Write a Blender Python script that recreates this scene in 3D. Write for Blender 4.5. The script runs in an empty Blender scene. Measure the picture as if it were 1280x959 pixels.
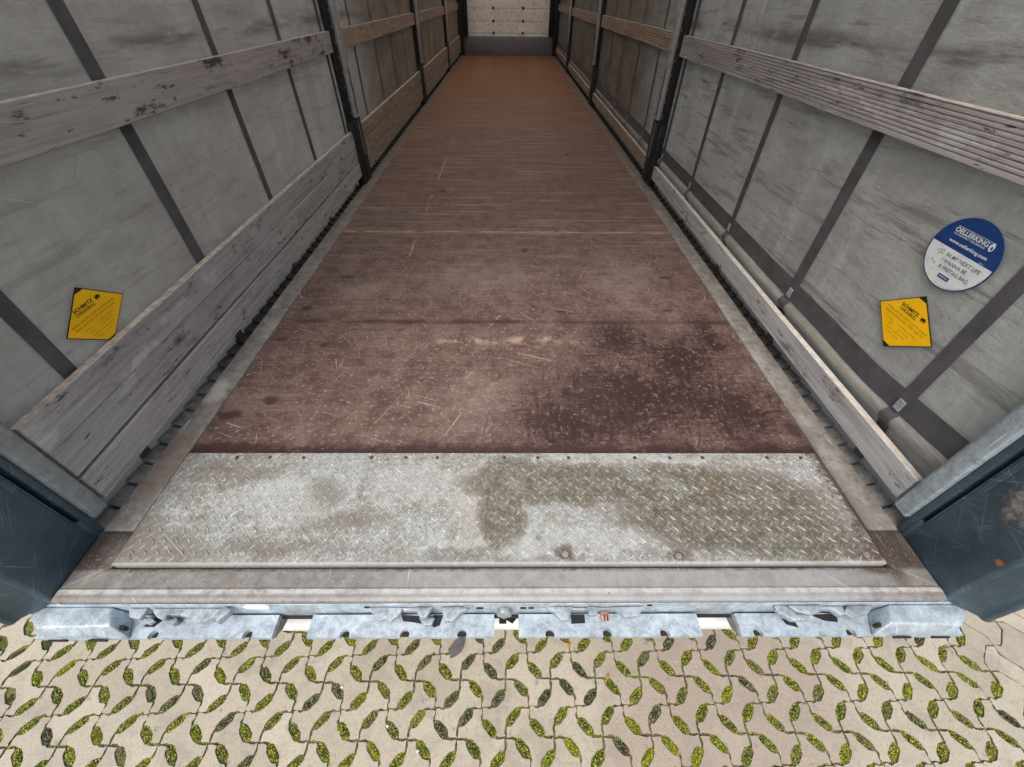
import bpy, bmesh, math, random
import numpy as np
from mathutils import Vector, Matrix, noise as mnoise
rad = math.radians
random.seed(4); RNG = np.random.default_rng(4)
S = bpy.context.scene
COL = S.collection

# ------------------------------------------------------------------ camera
CAM = dict(loc=(0.0097, -0.4064, 1.2156), pitch=43.902, yaw=0.787, roll=0.671, f=508.6)
def make_camera():
    t, y, r = rad(CAM['pitch']), rad(CAM['yaw']), rad(CAM['roll'])
    f = Vector((math.sin(y)*math.cos(t), math.cos(y)*math.cos(t), -math.sin(t)))
    r0 = Vector((math.cos(y), -math.sin(y), 0)); u0 = r0.cross(f)
    rr = r0*math.cos(r) + u0*math.sin(r); uu = -r0*math.sin(r) + u0*math.cos(r)
    M = Matrix((rr, uu, -f)).transposed().to_4x4(); M.translation = Vector(CAM['loc'])
    cd = bpy.data.cameras.new('camera'); c = bpy.data.objects.new('camera', cd); COL.objects.link(c)
    c.matrix_world = M; cd.sensor_fit = 'HORIZONTAL'; cd.sensor_width = 36
    cd.lens = CAM['f']/1280*36; cd.clip_start = 0.02; cd.clip_end = 2000
    S.camera = c
make_camera()

# ------------------------------------------------------------------ light
SUN_EL, SUN_ROT = 55, 200           # overcast: broad weak sun from behind the camera
w = bpy.data.worlds.new('World'); S.world = w; w.use_nodes = True
nt = w.node_tree; bg = nt.nodes['Background']
sky = nt.nodes.new('ShaderNodeTexSky'); sky.sky_type = 'NISHITA'; sky.sun_disc = False
sky.sun_elevation = rad(SUN_EL); sky.sun_rotation = rad(SUN_ROT)
sky.dust_density = 4.0; sky.ozone_density = 0.6; sky.air_density = 0.9
nt.links.new(sky.outputs[0], bg.inputs[0]); bg.inputs[1].default_value = 0.15
sd = bpy.data.lights.new('sun', 'SUN'); sd.energy = 1.2; sd.angle = rad(30); sd.color = (1, 0.965, 0.92)
so = bpy.data.objects.new('sun', sd); COL.objects.link(so)
dirv = Vector((math.sin(rad(SUN_ROT))*math.cos(rad(SUN_EL)), math.cos(rad(SUN_ROT))*math.cos(rad(SUN_EL)), math.sin(rad(SUN_EL))))
so.rotation_euler = dirv.to_track_quat('Z', 'Y').to_euler()
S.view_settings.view_transform = 'Standard'; S.view_settings.look = 'None'
S.view_settings.gamma = 1; S.view_settings.exposure = 0.66
S.render.engine = 'CYCLES'
S.cycles.max_bounces = 8; S.cycles.diffuse_bounces = 6; S.cycles.transmission_bounces = 4

# ------------------------------------------------------------------ node helper
class G:
    def __init__(s, name):
        s.m = bpy.data.materials.new(name); s.m.use_nodes = True
        s.t = s.m.node_tree; s.t.nodes.clear()
        s.out = s.t.nodes.new('ShaderNodeOutputMaterial')
        s.b = s.t.nodes.new('ShaderNodeBsdfPrincipled'); s.t.links.new(s.b.outputs[0], s.out.inputs[0])
        g = s.t.nodes.new('ShaderNodeNewGeometry'); s.P = g.outputs['Position']; s.NRM = g.outputs['Normal']
        x = s.t.nodes.new('ShaderNodeSeparateXYZ'); s.L(s.P, x.inputs[0])
        s.x, s.y, s.z = x.outputs
    def L(s, a, b):
        if isinstance(a, (int, float)): b.default_value = a
        elif isinstance(a, tuple):
            b.default_value = a if len(a) == len(b.default_value) else (*a, 1.0)
        else: s.t.links.new(a, b)
    def M(s, op, a, b=0.0, c=None, clamp=False):
        n = s.t.nodes.new('ShaderNodeMath'); n.operation = op; n.use_clamp = clamp
        s.L(a, n.inputs[0]); s.L(b, n.inputs[1])
        if c is not None: s.L(c, n.inputs[2])
        return n.outputs[0]
    def add(s, a, b): return s.M('ADD', a, b)
    def sub(s, a, b): return s.M('SUBTRACT', a, b)
    def mul(s, a, b): return s.M('MULTIPLY', a, b)
    def mx(s, a, b): return s.M('MAXIMUM', a, b)
    def mn(s, a, b): return s.M('MINIMUM', a, b)
    def sm(s, v, a, b, lo=0.0, hi=1.0):
        n = s.t.nodes.new('ShaderNodeMapRange'); n.interpolation_type = 'SMOOTHSTEP'
        s.L(v, n.inputs[0])
        for i, q in zip((1, 2, 3, 4), (a, b, lo, hi)): n.inputs[i].default_value = q
        return n.outputs[0]
    def vec(s, sc=(1, 1, 1), rot=(0, 0, 0), off=(0, 0, 0), src=None):
        n = s.t.nodes.new('ShaderNodeMapping'); s.L(src or s.P, n.inputs[0])
        r = s.t.nodes.new('ShaderNodeVectorRotate'); r.rotation_type = 'EULER_XYZ'
        s.L(src or s.P, r.inputs['Vector']); r.inputs['Rotation'].default_value = tuple(rad(a) for a in rot)
        s.t.links.new(r.outputs[0], n.inputs[0])
        n.inputs['Scale'].default_value = sc; n.inputs['Location'].default_value = off
        return n.outputs[0]
    def noise(s, scale=5, det=4, rough=.6, vec=None, dist=0):
        n = s.t.nodes.new('ShaderNodeTexNoise'); s.L(vec or s.P, n.inputs['Vector'])
        n.inputs['Scale'].default_value = scale; n.inputs['Detail'].default_value = det
        n.inputs['Roughness'].default_value = rough; n.inputs['Distortion'].default_value = dist
        return n.outputs[0]
    def vor(s, scale=5, vec=None, feat='F1', out=0):
        n = s.t.nodes.new('ShaderNodeTexVoronoi'); n.feature = feat; s.L(vec or s.P, n.inputs['Vector'])
        n.inputs['Scale'].default_value = scale; return n.outputs[out]
    def mix(s, f, a, b, mode='MIX'):
        n = s.t.nodes.new('ShaderNodeMix'); n.data_type = 'RGBA'; n.blend_type = mode
        s.L(f, n.inputs[0]); s.L(a, n.inputs[6]); s.L(b, n.inputs[7]); return n.outputs[2]
    def blob(s, cx, cy, rx, ry, a=None, b=None):
        u = s.mul(s.sub(a or s.x, cx), 1/rx); v = s.mul(s.sub(b or s.y, cy), 1/ry)
        return s.sub(1.0, s.M('SQRT', s.add(s.mul(u, u), s.mul(v, v))))
    def warp(s, amp, scale, a, b, seed=0.0, det=4):
        o = []
        for k, c in enumerate((a, b)):
            n = s.noise(scale, det, .65, s.vec((1, 1, 1), (0, 0, 0), (seed+3.1*k, seed+7.7*k, seed)))
            o.append(s.add(c, s.mul(s.sub(n, .5), amp)))
        return o
    def blobs(s, l, a=None, b=None):
        o = None
        for q in l:
            v = s.blob(*q, a, b); o = v if o is None else s.mx(o, v)
        return o
    def scratch(s, ang, scale=6, stretch=30, thr=.68, axis='xy', seed=0.0, det=2):
        # thin elongated marks
        if axis == 'xy': v = s.vec((scale, scale*stretch, scale), (0, 0, ang), (seed, seed*1.7, 0))
        else: v = s.vec((scale, scale, scale*stretch), (ang, 0, 0), (seed, seed, seed))   # yz walls
        return s.sm(s.noise(1, det, .5, v), thr, thr+.05)
    def bump(s, h, strength=.3, dist=.01, prev=None):
        n = s.t.nodes.new('ShaderNodeBump'); s.L(h, n.inputs['Height'])
        n.inputs['Strength'].default_value = strength; n.inputs['Distance'].default_value = dist
        if prev is not None: s.L(prev, n.inputs['Normal'])
        return n.outputs[0]
    def done(s, col, rough=.7, metal=0.0, nrm=None, spec=.5):
        s.L(col, s.b.inputs['Base Color']); s.L(rough, s.b.inputs['Roughness']); s.L(metal, s.b.inputs['Metallic'])
        s.b.inputs['Specular IOR Level'].default_value = spec
        if nrm is not None: s.L(nrm, s.b.inputs['Normal'])
        return s.m

def m_plain(name, col, rough=.6, metal=0, var=.25, sc=20):
    g = G(name); n = g.noise(sc, 5, .65)
    c = g.mix(g.sm(n, .3, .7), tuple(v*(1-var) for v in col), tuple(min(1, v*(1+var)) for v in col))
    return g.done(c, rough, metal, g.bump(n, .15, .004))

def m_paver():
    g = G('concrete_paver')
    at = g.t.nodes.new('ShaderNodeAttribute'); at.attribute_name = 'tone'
    tone = at.outputs['Fac']
    c = g.mix(tone, (.34, .305, .225), (.455, .412, .315))
    pat = g.sm(g.add(g.blobs([(1.05, 0.0, .75, .55), (.75, -.25, .45, .3)]), g.mul(g.sub(g.noise(5, 4), .5), .5)), .05, .45)
    c = g.mix(g.mul(pat, .6), c, (.27, .205, .16))
    fine = g.noise(260, 3, .7); c = g.mix(g.sm(fine, .35, .7, 0, .35), c, (.56, .50, .41))
    c = g.mix(g.sm(g.noise(330, 2, .6, g.vec((1, 1, 1), (0, 0, 30), (7, 3, 0))), .58, .66, 0, .8), c, (.13, .105, .085))
    c = g.mix(g.sm(g.noise(190, 2, .6, g.vec((1, 1, 1), (0, 0, 0), (3, 9, 0))), .68, .72, 0, .7), c, (.75, .71, .64))
    big = g.noise(7, 5, .7); c = g.mix(g.sm(big, .47, .66, 0, .5), c, (.27, .235, .195)); c = g.mix(g.sm(g.noise(45, 5, .8), .54, .66, 0, .45), c, (.22, .195, .16))
    sp = g.sm(g.noise(16, 4, .7, g.vec((1, 1, 1), (0, 0, 0), (5, 5, 0))), .63, .69)
    c = g.mix(g.mul(sp, .6), c, (.19, .175, .17))
    # mossy edges of the blocks
    ed = g.t.nodes.new('ShaderNodeAttribute'); ed.attribute_name = 'edge'
    em = g.sm(g.add(ed.outputs['Fac'], g.mul(g.sub(g.noise(60, 4), .5), .9)), .55, 1.0)
    c = g.mix(g.mul(em, .75), c, (.12, .10, .05))
    n = g.bump(fine, .35, .0025); n = g.bump(g.noise(60, 4), .3, .003, n)
    return g.done(c, .92, 0, n, .25)
def m_soil():
    g = G('joint_soil'); n = g.noise(90, 5, .7)
    c = g.mix(g.sm(n, .35, .65), (.060, .048, .028), (.17, .145, .085))
    c = g.mix(g.sm(g.noise(13, 4), .42, .58), c, (.15, .17, .03))
    c = g.mix(g.sm(g.noise(300, 2), .58, .68, 0, .6), c, (.35, .32, .27))
    return g.done(c, .95, 0, g.bump(n, .6, .006), .1)
def m_moss():
    g = G('moss')
    def A(n):
        a = g.t.nodes.new('ShaderNodeAttribute'); a.attribute_name = n; return a.outputs['Fac']
    mt, mk = A('mt'), A('mk')
    green = g.mix(g.sm(mt, .1, .8), (.035, .045, .008), (.275, .315, .035))
    green = g.mix(g.sm(mt, .80, .98), green, (.52, .52, .12))
    dark = g.mix(g.sm(mt, .1, .9), (.022, .022, .016), (.15, .16, .075))
    dark = g.mix(g.sm(mt, .82, .95), dark, (.33, .31, .28))
    lime = g.mix(g.sm(mt, .0, .9), (.07, .08, .008), (.38, .42, .035))
    c = g.mix(g.sm(mk, .18, .5), dark, green); c = g.mix(g.sm(mk, .62, .9), c, lime)
    return g.done(c, .85, 0, None, .2)

def m_floor():
    g = G('worn_phenolic_plywood')
    n1 = g.noise(2.2, 6, .68); n2 = g.noise(11, 6, .72); n3 = g.noise(60, 5, .75)
    sx = g.noise(1, 5, .65, g.vec((1.3, 26, 1)))               # grain across the floor
    sx2 = g.noise(1, 4, .7, g.vec((5, 150, 1)))
    c = g.mix(g.sm(n2, .36, .64), (.078, .045, .039), (.155, .103, .086))
    c = g.mix(g.sm(g.add(g.mul(n1, .6), g.mul(sx, .4)), .49, .63, 0, .6), c, (.20, .140, .118))
    c = g.mix(g.sm(n3, .54, .66, 0, .65), c, (.40, .345, .305))
    c = g.mix(g.sm(g.noise(110, 4, .8, g.vec((1, 1, 1), (0, 0, 40))), .55, .66, 0, .65), c, (.055, .035, .03))
    c = g.mix(g.sm(sx2, .52, .66, 0, .6), c, (.055, .032, .027))
    # less worn, browner film deeper in
    far = g.sm(g.add(g.y, g.mul(g.sub(n1, .5), 2.0)), 2.0, 8.5)
    fc = g.mix(g.sm(sx, .35, .65), (.150, .062, .025), (.265, .122, .052))
    fc = g.mix(g.sm(sx2, .5, .75, 0, .5), fc, (.08, .035, .018))
    c = g.mix(far, c, fc)
    mid = g.mul(g.sm(g.y, 1.6, 2.6), g.sm(g.y, 9, 4.5))
    c = g.mix(g.mul(mid, .15), c, (.24, .178, .145)); c = g.mix(g.mul(mid, g.sm(sx, .51, .64, 0, .6)), c, (.30, .21, .155))
    c = g.mix(g.mul(mid, g.sm(g.noise(1, 5, .7, g.vec((2.2, 40, 1), (0, 0, 0), (3, 4, 0))), .56, .68, 0, .7)), c, (.075, .045, .038))
    # pale scuffed lines
    ln = g.mul(g.sm(g.M('ABSOLUTE', g.sub(g.y, 2.39)), .028, .0), g.sm(g.noise(1, 4, .7, g.vec((6, 60, 1))), .4, .6))
    c = g.mix(g.mul(ln, .85), c, (.46, .35, .27))
    ln = g.mul(g.mul(g.sm(g.M('ABSOLUTE', g.sub(g.y, 1.16)), .05, .0), g.sm(g.noise(12, 5, .75), .45, .62)), g.mul(g.sm(g.x, -.5, -.2), g.sm(g.x, .5, .1)))
    c = g.mix(g.mul(ln, .8), c, (.44, .33, .25))
    # chalky worn patches
    wp = g.sm(g.add(g.blobs([(-.12, .75, .35, .4), (-.15, 1.75, .9, .5), (.7, 1.75, .5, .6), (-.85, 1.6, .3, .3)]), g.mul(g.sub(g.noise(9, 6, .75), .5), 1.5)), .35, .95)
    c = g.mix(g.mul(wp, .26), c, (.30, .245, .215))
    for a, th, sd, cc in ((20, .70, 1.3, (.5, .42, .35)), (-65, .70, 5.1, (.48, .38, .30)), (72, .70, 8.2, (.42, .36, .31)), (-8, .71, 12.4, (.07, .045, .04)), (48, .715, 3.4, (.46, .40, .34))):
        near = g.sm(g.y, 3.5, 1.5)
        c = g.mix(g.mul(g.mul(g.scratch(a, 3.0, 42, th, seed=sd), near), .75), c, cc)
    # white scuffs
    c = g.mix(g.mul(g.mul(g.sm(g.noise(38, 5, .8, g.vec((1, 1.6, 1), (0, 0, 15))), .63, .70), g.sm(n1, .4, .6)), g.sm(g.y, 5, 2)), c, (.47, .41, .36))
    # dark liquid stain (mottled)
    qx, qy = g.warp(.34, 4, g.x, g.y, 1.0, 6)
    st = g.blobs([(.55, .78, .60, .34), (.25, .62, .32, .22), (.93, .72, .26, .32), (.55, 1.20, .24, .24), (1.0, 1.20, .12, .22), (.8, 1.0, .3, .3)], qx, qy)
    sv = g.noise(1, 5, .75, g.vec((70, 7, 1), (0, 0, 4))); sh = g.noise(1, 5, .75, g.vec((8, 62, 1), (0, 0, -3))); sp_ = g.noise(55, 5, .8)
    fine = g.mx(g.mx(sv, sh), g.add(sp_, -.01))
    sm_ = g.sm(g.add(g.add(g.mul(st, .80), g.mul(g.sub(g.noise(7, 6, .75), .5), 1.1)), g.mul(g.sub(fine, .55), 3.4)), .08, .62)
    sm_ = g.mul(sm_, g.sm(st, -.18, .10))
    wash = g.sm(g.add(st, g.mul(g.sub(g.noise(9, 5, .7), .5), .9)), -.05, .5)
    c = g.mix(g.mul(wash, .60), c, (.088, .052, .047))
    c = g.mix(g.mul(sm_, .93), c, (.026, .012, .013))
    c = g.mix(g.mul(g.mul(g.sm(g.noise(42, 5, .8, g.vec((1, 1, 1), (0, 0, 50))), .56, .63), wash), .6), c, (.29, .225, .20))
    # cracks and drip lines
    for a_, sd_ in ((14, 3.0), (-70, 5.0), (80, 9.0)):
        ck = g.mul(g.scratch(a_, 2.2, 30, .645, seed=sd_, det=4), g.sm(g.blobs([(.85, .85, .5, .5)]), .0, .3)); c = g.mix(g.mul(ck, .8), c, (.03, .015, .016))
    # wet band along the plate
    bd = g.sm(g.add(g.mul(g.sub(.575, g.y), 10), g.mul(g.sub(g.add(g.mul(g.noise(5, 5, .7), .6), g.mul(g.noise(40, 4, .8), .4)), .5), 3.2)), .15, .75)
    bd = g.mul(bd, g.sm(g.add(g.noise(30, 5, .8), g.mul(g.sub(.53, g.y), 6)), .40, .60, .45, 1.0)); c = g.mix(g.mul(bd, .93), c, (.036, .017, .018))
    # dark seam staining
    sb = g.mul(g.sm(g.add(g.M('ABSOLUTE', g.sub(g.y, 1.31)), g.mul(g.sub(g.noise(7, 4), .5), .05)), .028, .004), g.sm(g.noise(3.1, 3), .4, .55, .25, .9))
    c = g.mix(sb, c, (.05, .03, .028))
    # trickle lines running forward in the stain
    tr = g.mul(g.sm(g.noise(1, 4, .7, g.vec((26, 2.2, 1))), .58, .66), g.sm(g.blobs([(1.0, 1.0, .22, .45), (.55, .75, .5, .3), (1.1, .68, .1, .2)]), .0, .3))
    c = g.mix(g.mul(tr, .8), c, (.05, .025, .026))
    # knots and oil spots
    wx_, wy_ = g.warp(.07, 14, g.x, g.y, 4.0)
    sp = g.blobs([(-.933, 1.76, .05, .035), (.112, 2.112, .035, .04), (.943, 1.759, .05, .025), (-.959, .756, .045, .035), (-1.095, .669, .07, .035),
                  (-1.059, 1.431, .04, .03), (.86, 1.42, .04, .025), (.29, 1.40, .03, .02), (.62, 4.3, .05, .06), (-.55, 3.2, .04, .05), (-.86, 1.12, .03, .025), (1.115, .60, .05, .06),
                  (-.02, 1.32, .12, .02), (-.47, 1.31, .1, .02), (-1.0, .52, .2, .03), (-1.08, 1.16, .04, .03)], wx_, wy_)
    c = g.mix(g.mul(g.sm(g.add(sp, g.mul(g.sub(g.noise(40, 4), .5), .7)), .1, .55), .85), c, (.045, .022, .022))
    # two repair strips of newer board near the front wall
    rs = g.mul(g.mx(g.mul(g.sm(g.x, -.74, -.72), g.sm(g.x, -.38, -.40)), g.mul(g.sm(g.x, .44, .46), g.sm(g.x, .72, .70))), g.sm(g.y, 9.4, 9.5))
    c = g.mix(g.mul(rs, .25), c, (.27, .17, .11))
    # longitudinal paint line
    pl = g.mul(g.mul(g.sm(g.M('ABSOLUTE', g.add(g.x, .62)), .012, .004), g.sm(g.noise(1, 3, .7, g.vec((20, 4, 1))), .45, .6)), g.mul(g.sm(g.y, 1.7, 2.2), g.sm(g.y, 5.5, 3.5)))
    c = g.mix(g.mul(pl, .6), c, (.45, .36, .28))
    r = g.sm(g.add(g.mul(wash, .5), bd), 0, 1, .70, .45)
    n = g.bump(n3, .25, .003); n = g.bump(sx2, .25, .003, n)
    return g.done(c, r, 0, n, .35)

def m_plate():
    g = G('worn_galvanised_tread_plate')
    n1 = g.noise(4, 6, .7); n2 = g.noise(22, 6, .78); n3 = g.noise(130, 4, .75); n4 = g.noise(75, 5, .8, g.vec((1, 1, 1), (0, 0, 33)))
    wx, wy = g.warp(.30, 5, g.x, g.y, 2.0, 6)
    c = g.mix(g.sm(n2, .36, .64), (.20, .20, .182), (.345, .355, .34))
    c = g.mix(g.sm(n1, .45, .62, 0, .75), c, (.36, .41, .42))
    c = g.mix(g.sm(n3, .45, .60, 0, .7), c, (.17, .155, .13))
    c = g.mix(g.sm(n4, .54, .64, 0, .7), c, (.62, .64, .63))
    lt = g.sm(g.add(g.blobs([(-.72, .30, .30, .12), (-.30, .36, .22, .10), (.10, .15, .5, .05), (.30, .17, .25, .06), (.5, .46, .5, .03)], wx, wy), g.mul(g.sub(n2, .5), 1.4)), .0, .55)
    c = g.mix(g.mul(lt, .35), c, (.48, .52, .52))
    cr = g.sm(g.add(g.blobs([(-.13, .3, .05, .2)], wx, wy), g.mul(g.sub(n2, .5), 1.2)), .0, .6)
    c = g.mix(g.mul(cr, .3), c, (.50, .48, .44))
    bw = g.sm(g.add(g.blobs([(-1.05, .14, .3, .10), (-.7, .13, .4, .05), (-.5, .23, .20, .05), (-.86, .40, .13, .05), (-1.0, .45, .16, .05), (-.15, .11, .35, .03), (-.6, .33, .1, .06)], wx, wy), g.mul(g.sub(n2, .5), 1.8)), .05, .8)
    c = g.mix(g.mul(bw, .65), c, (.15, .135, .112))
    # damp dirty patch with a ragged edge; dirt collects round the raised lugs
    vx, vy = g.warp(.085, 13, g.x, g.y, 5.0, 6)
    bx = g.blobs([(.01, .37, .115, .10), (-.01, .25, .075, .12)], vx, vy)
    sh = g.mx(bx, g.blobs([(.20, .36, .36, .085), (.55, .355, .30, .085), (.72, .265, .36, .155), (.90, .175, .22, .09)], vx, vy))
    wet = g.sm(g.add(sh, g.mul(g.sub(n2, .5), .7)), -.04, .20)
    wc = g.mix(g.sm(n2, .38, .62), (.095, .087, .062), (.195, .185, .145))
    wc = g.mix(g.sm(n1, .52, .64, 0, .8), wc, (.27, .275, .245))
    wc = g.mix(g.sm(n3, .46, .60, 0, .75), wc, (.060, .045, .027))
    wc = g.mix(g.sm(n4, .56, .66, 0, .6), wc, (.36, .34, .28))
    wc = g.mix(g.sm(g.noise(9, 5, .75, g.vec((1, 1, 1), (0, 0, 0), (8, 8, 8))), .56, .68, 0, .7), wc, (.17, .105, .055))
    c = g.mix(g.mul(wet, .84), c, wc)
    rimd = g.mul(g.sm(sh, -.10, .02), g.sm(sh, .20, .04)); c = g.mix(g.mul(rimd, .35), c, (.10, .08, .06))
    ed = g.sm(g.add(g.mul(g.sub(g.x, 1.09), 13), g.mul(g.sub(g.noise(16, 6, .85), .5), 3.6)), .1, .6)
    c = g.mix(g.mul(ed, .88), c, (.075, .050, .040))
    le = g.sm(g.add(g.mul(g.sub(-1.09, g.x), 12), g.mul(g.sub(g.noise(16, 6, .85), .5), 3.0)), .1, .9)
    c = g.mix(g.mul(le, .6), c, (.13, .11, .09))
    sp = g.blobs([(.182, .123, .05, .035), (.521, .111, .045, .03), (1.09, .115, .08, .035), (-1.111, .11, .03, .025), (-.3, .118, .04, .012), (-.07, .118, .04, .015), (-.05, .13, .05, .02)], wx, g.add(g.y, 0))
    c = g.mix(g.mul(g.sm(g.add(g.blobs([(.182, .123, .05, .035), (.521, .111, .045, .03), (1.09, .115, .08, .035)]), g.mul(g.sub(g.noise(60, 4), .5), 1.2)), .05, .7), .8), c, (.07, .05, .038))
    c = g.mix(g.mul(g.scratch(35, 5, 46, .69, seed=2), .6), c, (.72, .74, .73))
    c = g.mix(g.mul(g.scratch(-30, 5, 46, .70, seed=7), .5), c, (.14, .12, .10))
    rim = g.sm(g.sub(g.y, g.mul(n2, .01)), .091, .087); c = g.mix(g.mul(rim, .5), c, (.55, .54, .51))
    at = g.t.nodes.new('ShaderNodeAttribute'); at.attribute_name = 'lug'
    c = g.mix(g.mul(at.outputs['Fac'], g.sm(n2, .40, .62, .05, .75)), c, (.46, .45, .40))
    return g.done(c, g.sm(wet, 0, 1, .62, .36), .15, g.bump(n3, .5, .002, g.bump(n4, .4, .003)), .45)

def m_steel(name, a, b, dirt, rough=.55, dm=(.45, .7), metal=.2, wear=(.7, .72, .72)):
    g = G(name); n1 = g.noise(5, 6, .7); n2 = g.noise(30, 6, .75); n3 = g.noise(140, 3, .7)
    c = g.mix(g.sm(n2, .3, .7), a, b)
    c = g.mix(g.sm(g.add(g.mul(n1, .6), g.mul(n2, .4)), dm[0], dm[1]), c, dirt)
    c = g.mix(g.sm(n3, .55, .7, 0, .4), c, dirt)
    c = g.mix(g.mul(g.scratch(40, 6, 35, .69, seed=1), .5), c, wear)
    c = g.mix(g.mul(g.scratch(-50, 6, 35, .69, seed=5), .4), c, wear)
    return g.done(c, rough, metal, g.bump(n3, .25, .002, g.bump(n2, .2, .003)), .45)

def m_sill():
    g = G('dirty_galvanised_sill'); n1 = g.noise(6, 6, .72); n2 = g.noise(28, 6, .75); n3 = g.noise(150, 3, .7)
    c = g.mix(g.sm(n2, .3, .7), (.155, .150, .142), (.275, .272, .262))
    mid = g.mul(g.sm(g.x, -.55, -.1), g.sm(g.x, 1.12, .9))
    c = g.mix(g.mul(mid, g.sm(n1, .36, .62, .25, .85)), c, (.345, .365, .37))
    c = g.mix(g.sm(n3, .5, .7, 0, .5), c, (.15, .125, .10))
    dk = g.sm(g.add(g.mx(g.sub(g.M('ABSOLUTE', g.x), 1.165), g.mul(g.sub(.0, g.y), 0)), g.mul(g.sub(n1, .55), .4)), -.02, .05)
    c = g.mix(g.mul(dk, .5), c, (.15, .135, .115))
    wr = g.sm(g.add(g.blobs([(1.15, .15, .05, .16), (1.12, .08, .09, .03), (1.2, .19, .08, .02)]), g.mul(g.sub(n2, .5), .8)), .0, .5)
    c = g.mix(g.mul(wr, .85), c, (.07, .05, .04))
    lip = g.mul(g.sm(g.y, .024, .018), g.sm(g.y, .004, .012)); c = g.mix(g.mul(lip, g.sm(n2, .35, .6, .2, .7)), c, (.58, .57, .53))
    dr = g.mul(g.sm(g.add(g.y, g.mul(g.sub(n2, .5), .03)), .066, .079), g.sm(n1, .3, .6, .5, 1)); c = g.mix(dr, c, (.055, .042, .034)); c = g.mix(g.mul(g.sm(n3, .60, .68), .6), c, (.5, .5, .49)); c = g.mix(g.mul(g.sm(g.noise(45, 4, .7, g.vec((1, 1, 1), (0, 0, 0), (6, 6, 6))), .68, .72), .8), c, (.05, .04, .035))
    c = g.mix(g.mul(g.scratch(88, 5, 35, .69, seed=5), .5), c, (.6, .6, .58))
    c = g.mix(g.mul(g.scratch(40, 6, 35, .70, seed=9), .5), c, (.6, .6, .58))
    return g.done(c, g.sm(n2, .3, .7, .45, .65), .15, g.bump(n3, .3, .002), .4)
def m_channel():
    g = G('worn_steel_edge_channel'); n1 = g.noise(5, 6, .72); n2 = g.noise(24, 6, .78); n3 = g.noise(120, 3, .7)
    c = g.mix(g.sm(n2, .3, .7), (.125, .112, .098), (.26, .25, .232))
    c = g.mix(g.sm(n1, .47, .64, 0, .65), c, (.33, .33, .32))
    c = g.mix(g.sm(n3, .5, .7, 0, .5), c, (.12, .10, .085))
    pk = g.sm(g.add(g.blobs([(-1.2, .80, .05, .10)]), g.mul(g.sub(n2, .5), 1.0)), .1, .6)
    c = g.mix(g.mul(pk, .55), c, (.52, .49, .44))
    wr = g.sm(g.add(g.mul(g.sub(g.mul(g.x, 1), 1.185), -14), g.mul(g.sub(n2, .5), 2)), .0, .8)
    wr = g.mul(g.mul(wr, g.sm(g.x, 0, .5)), g.sm(g.y, .85, .5)); c = g.mix(g.mul(wr, .8), c, (.075, .05, .045))
    br = g.sm(g.add(g.blobs([(-1.19, .45, .09, .25)]), g.mul(g.sub(n1, .5), 1)), .1, .6); c = g.mix(g.mul(br, .6), c, (.17, .13, .105))
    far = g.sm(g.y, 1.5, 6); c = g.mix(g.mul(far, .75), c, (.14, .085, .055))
    c = g.mix(g.mul(g.scratch(80, 5, 30, .68, seed=3), .5), c, (.5, .49, .46))
    return g.done(c, .6, .15, g.bump(n3, .3, .002), .4)

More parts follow.
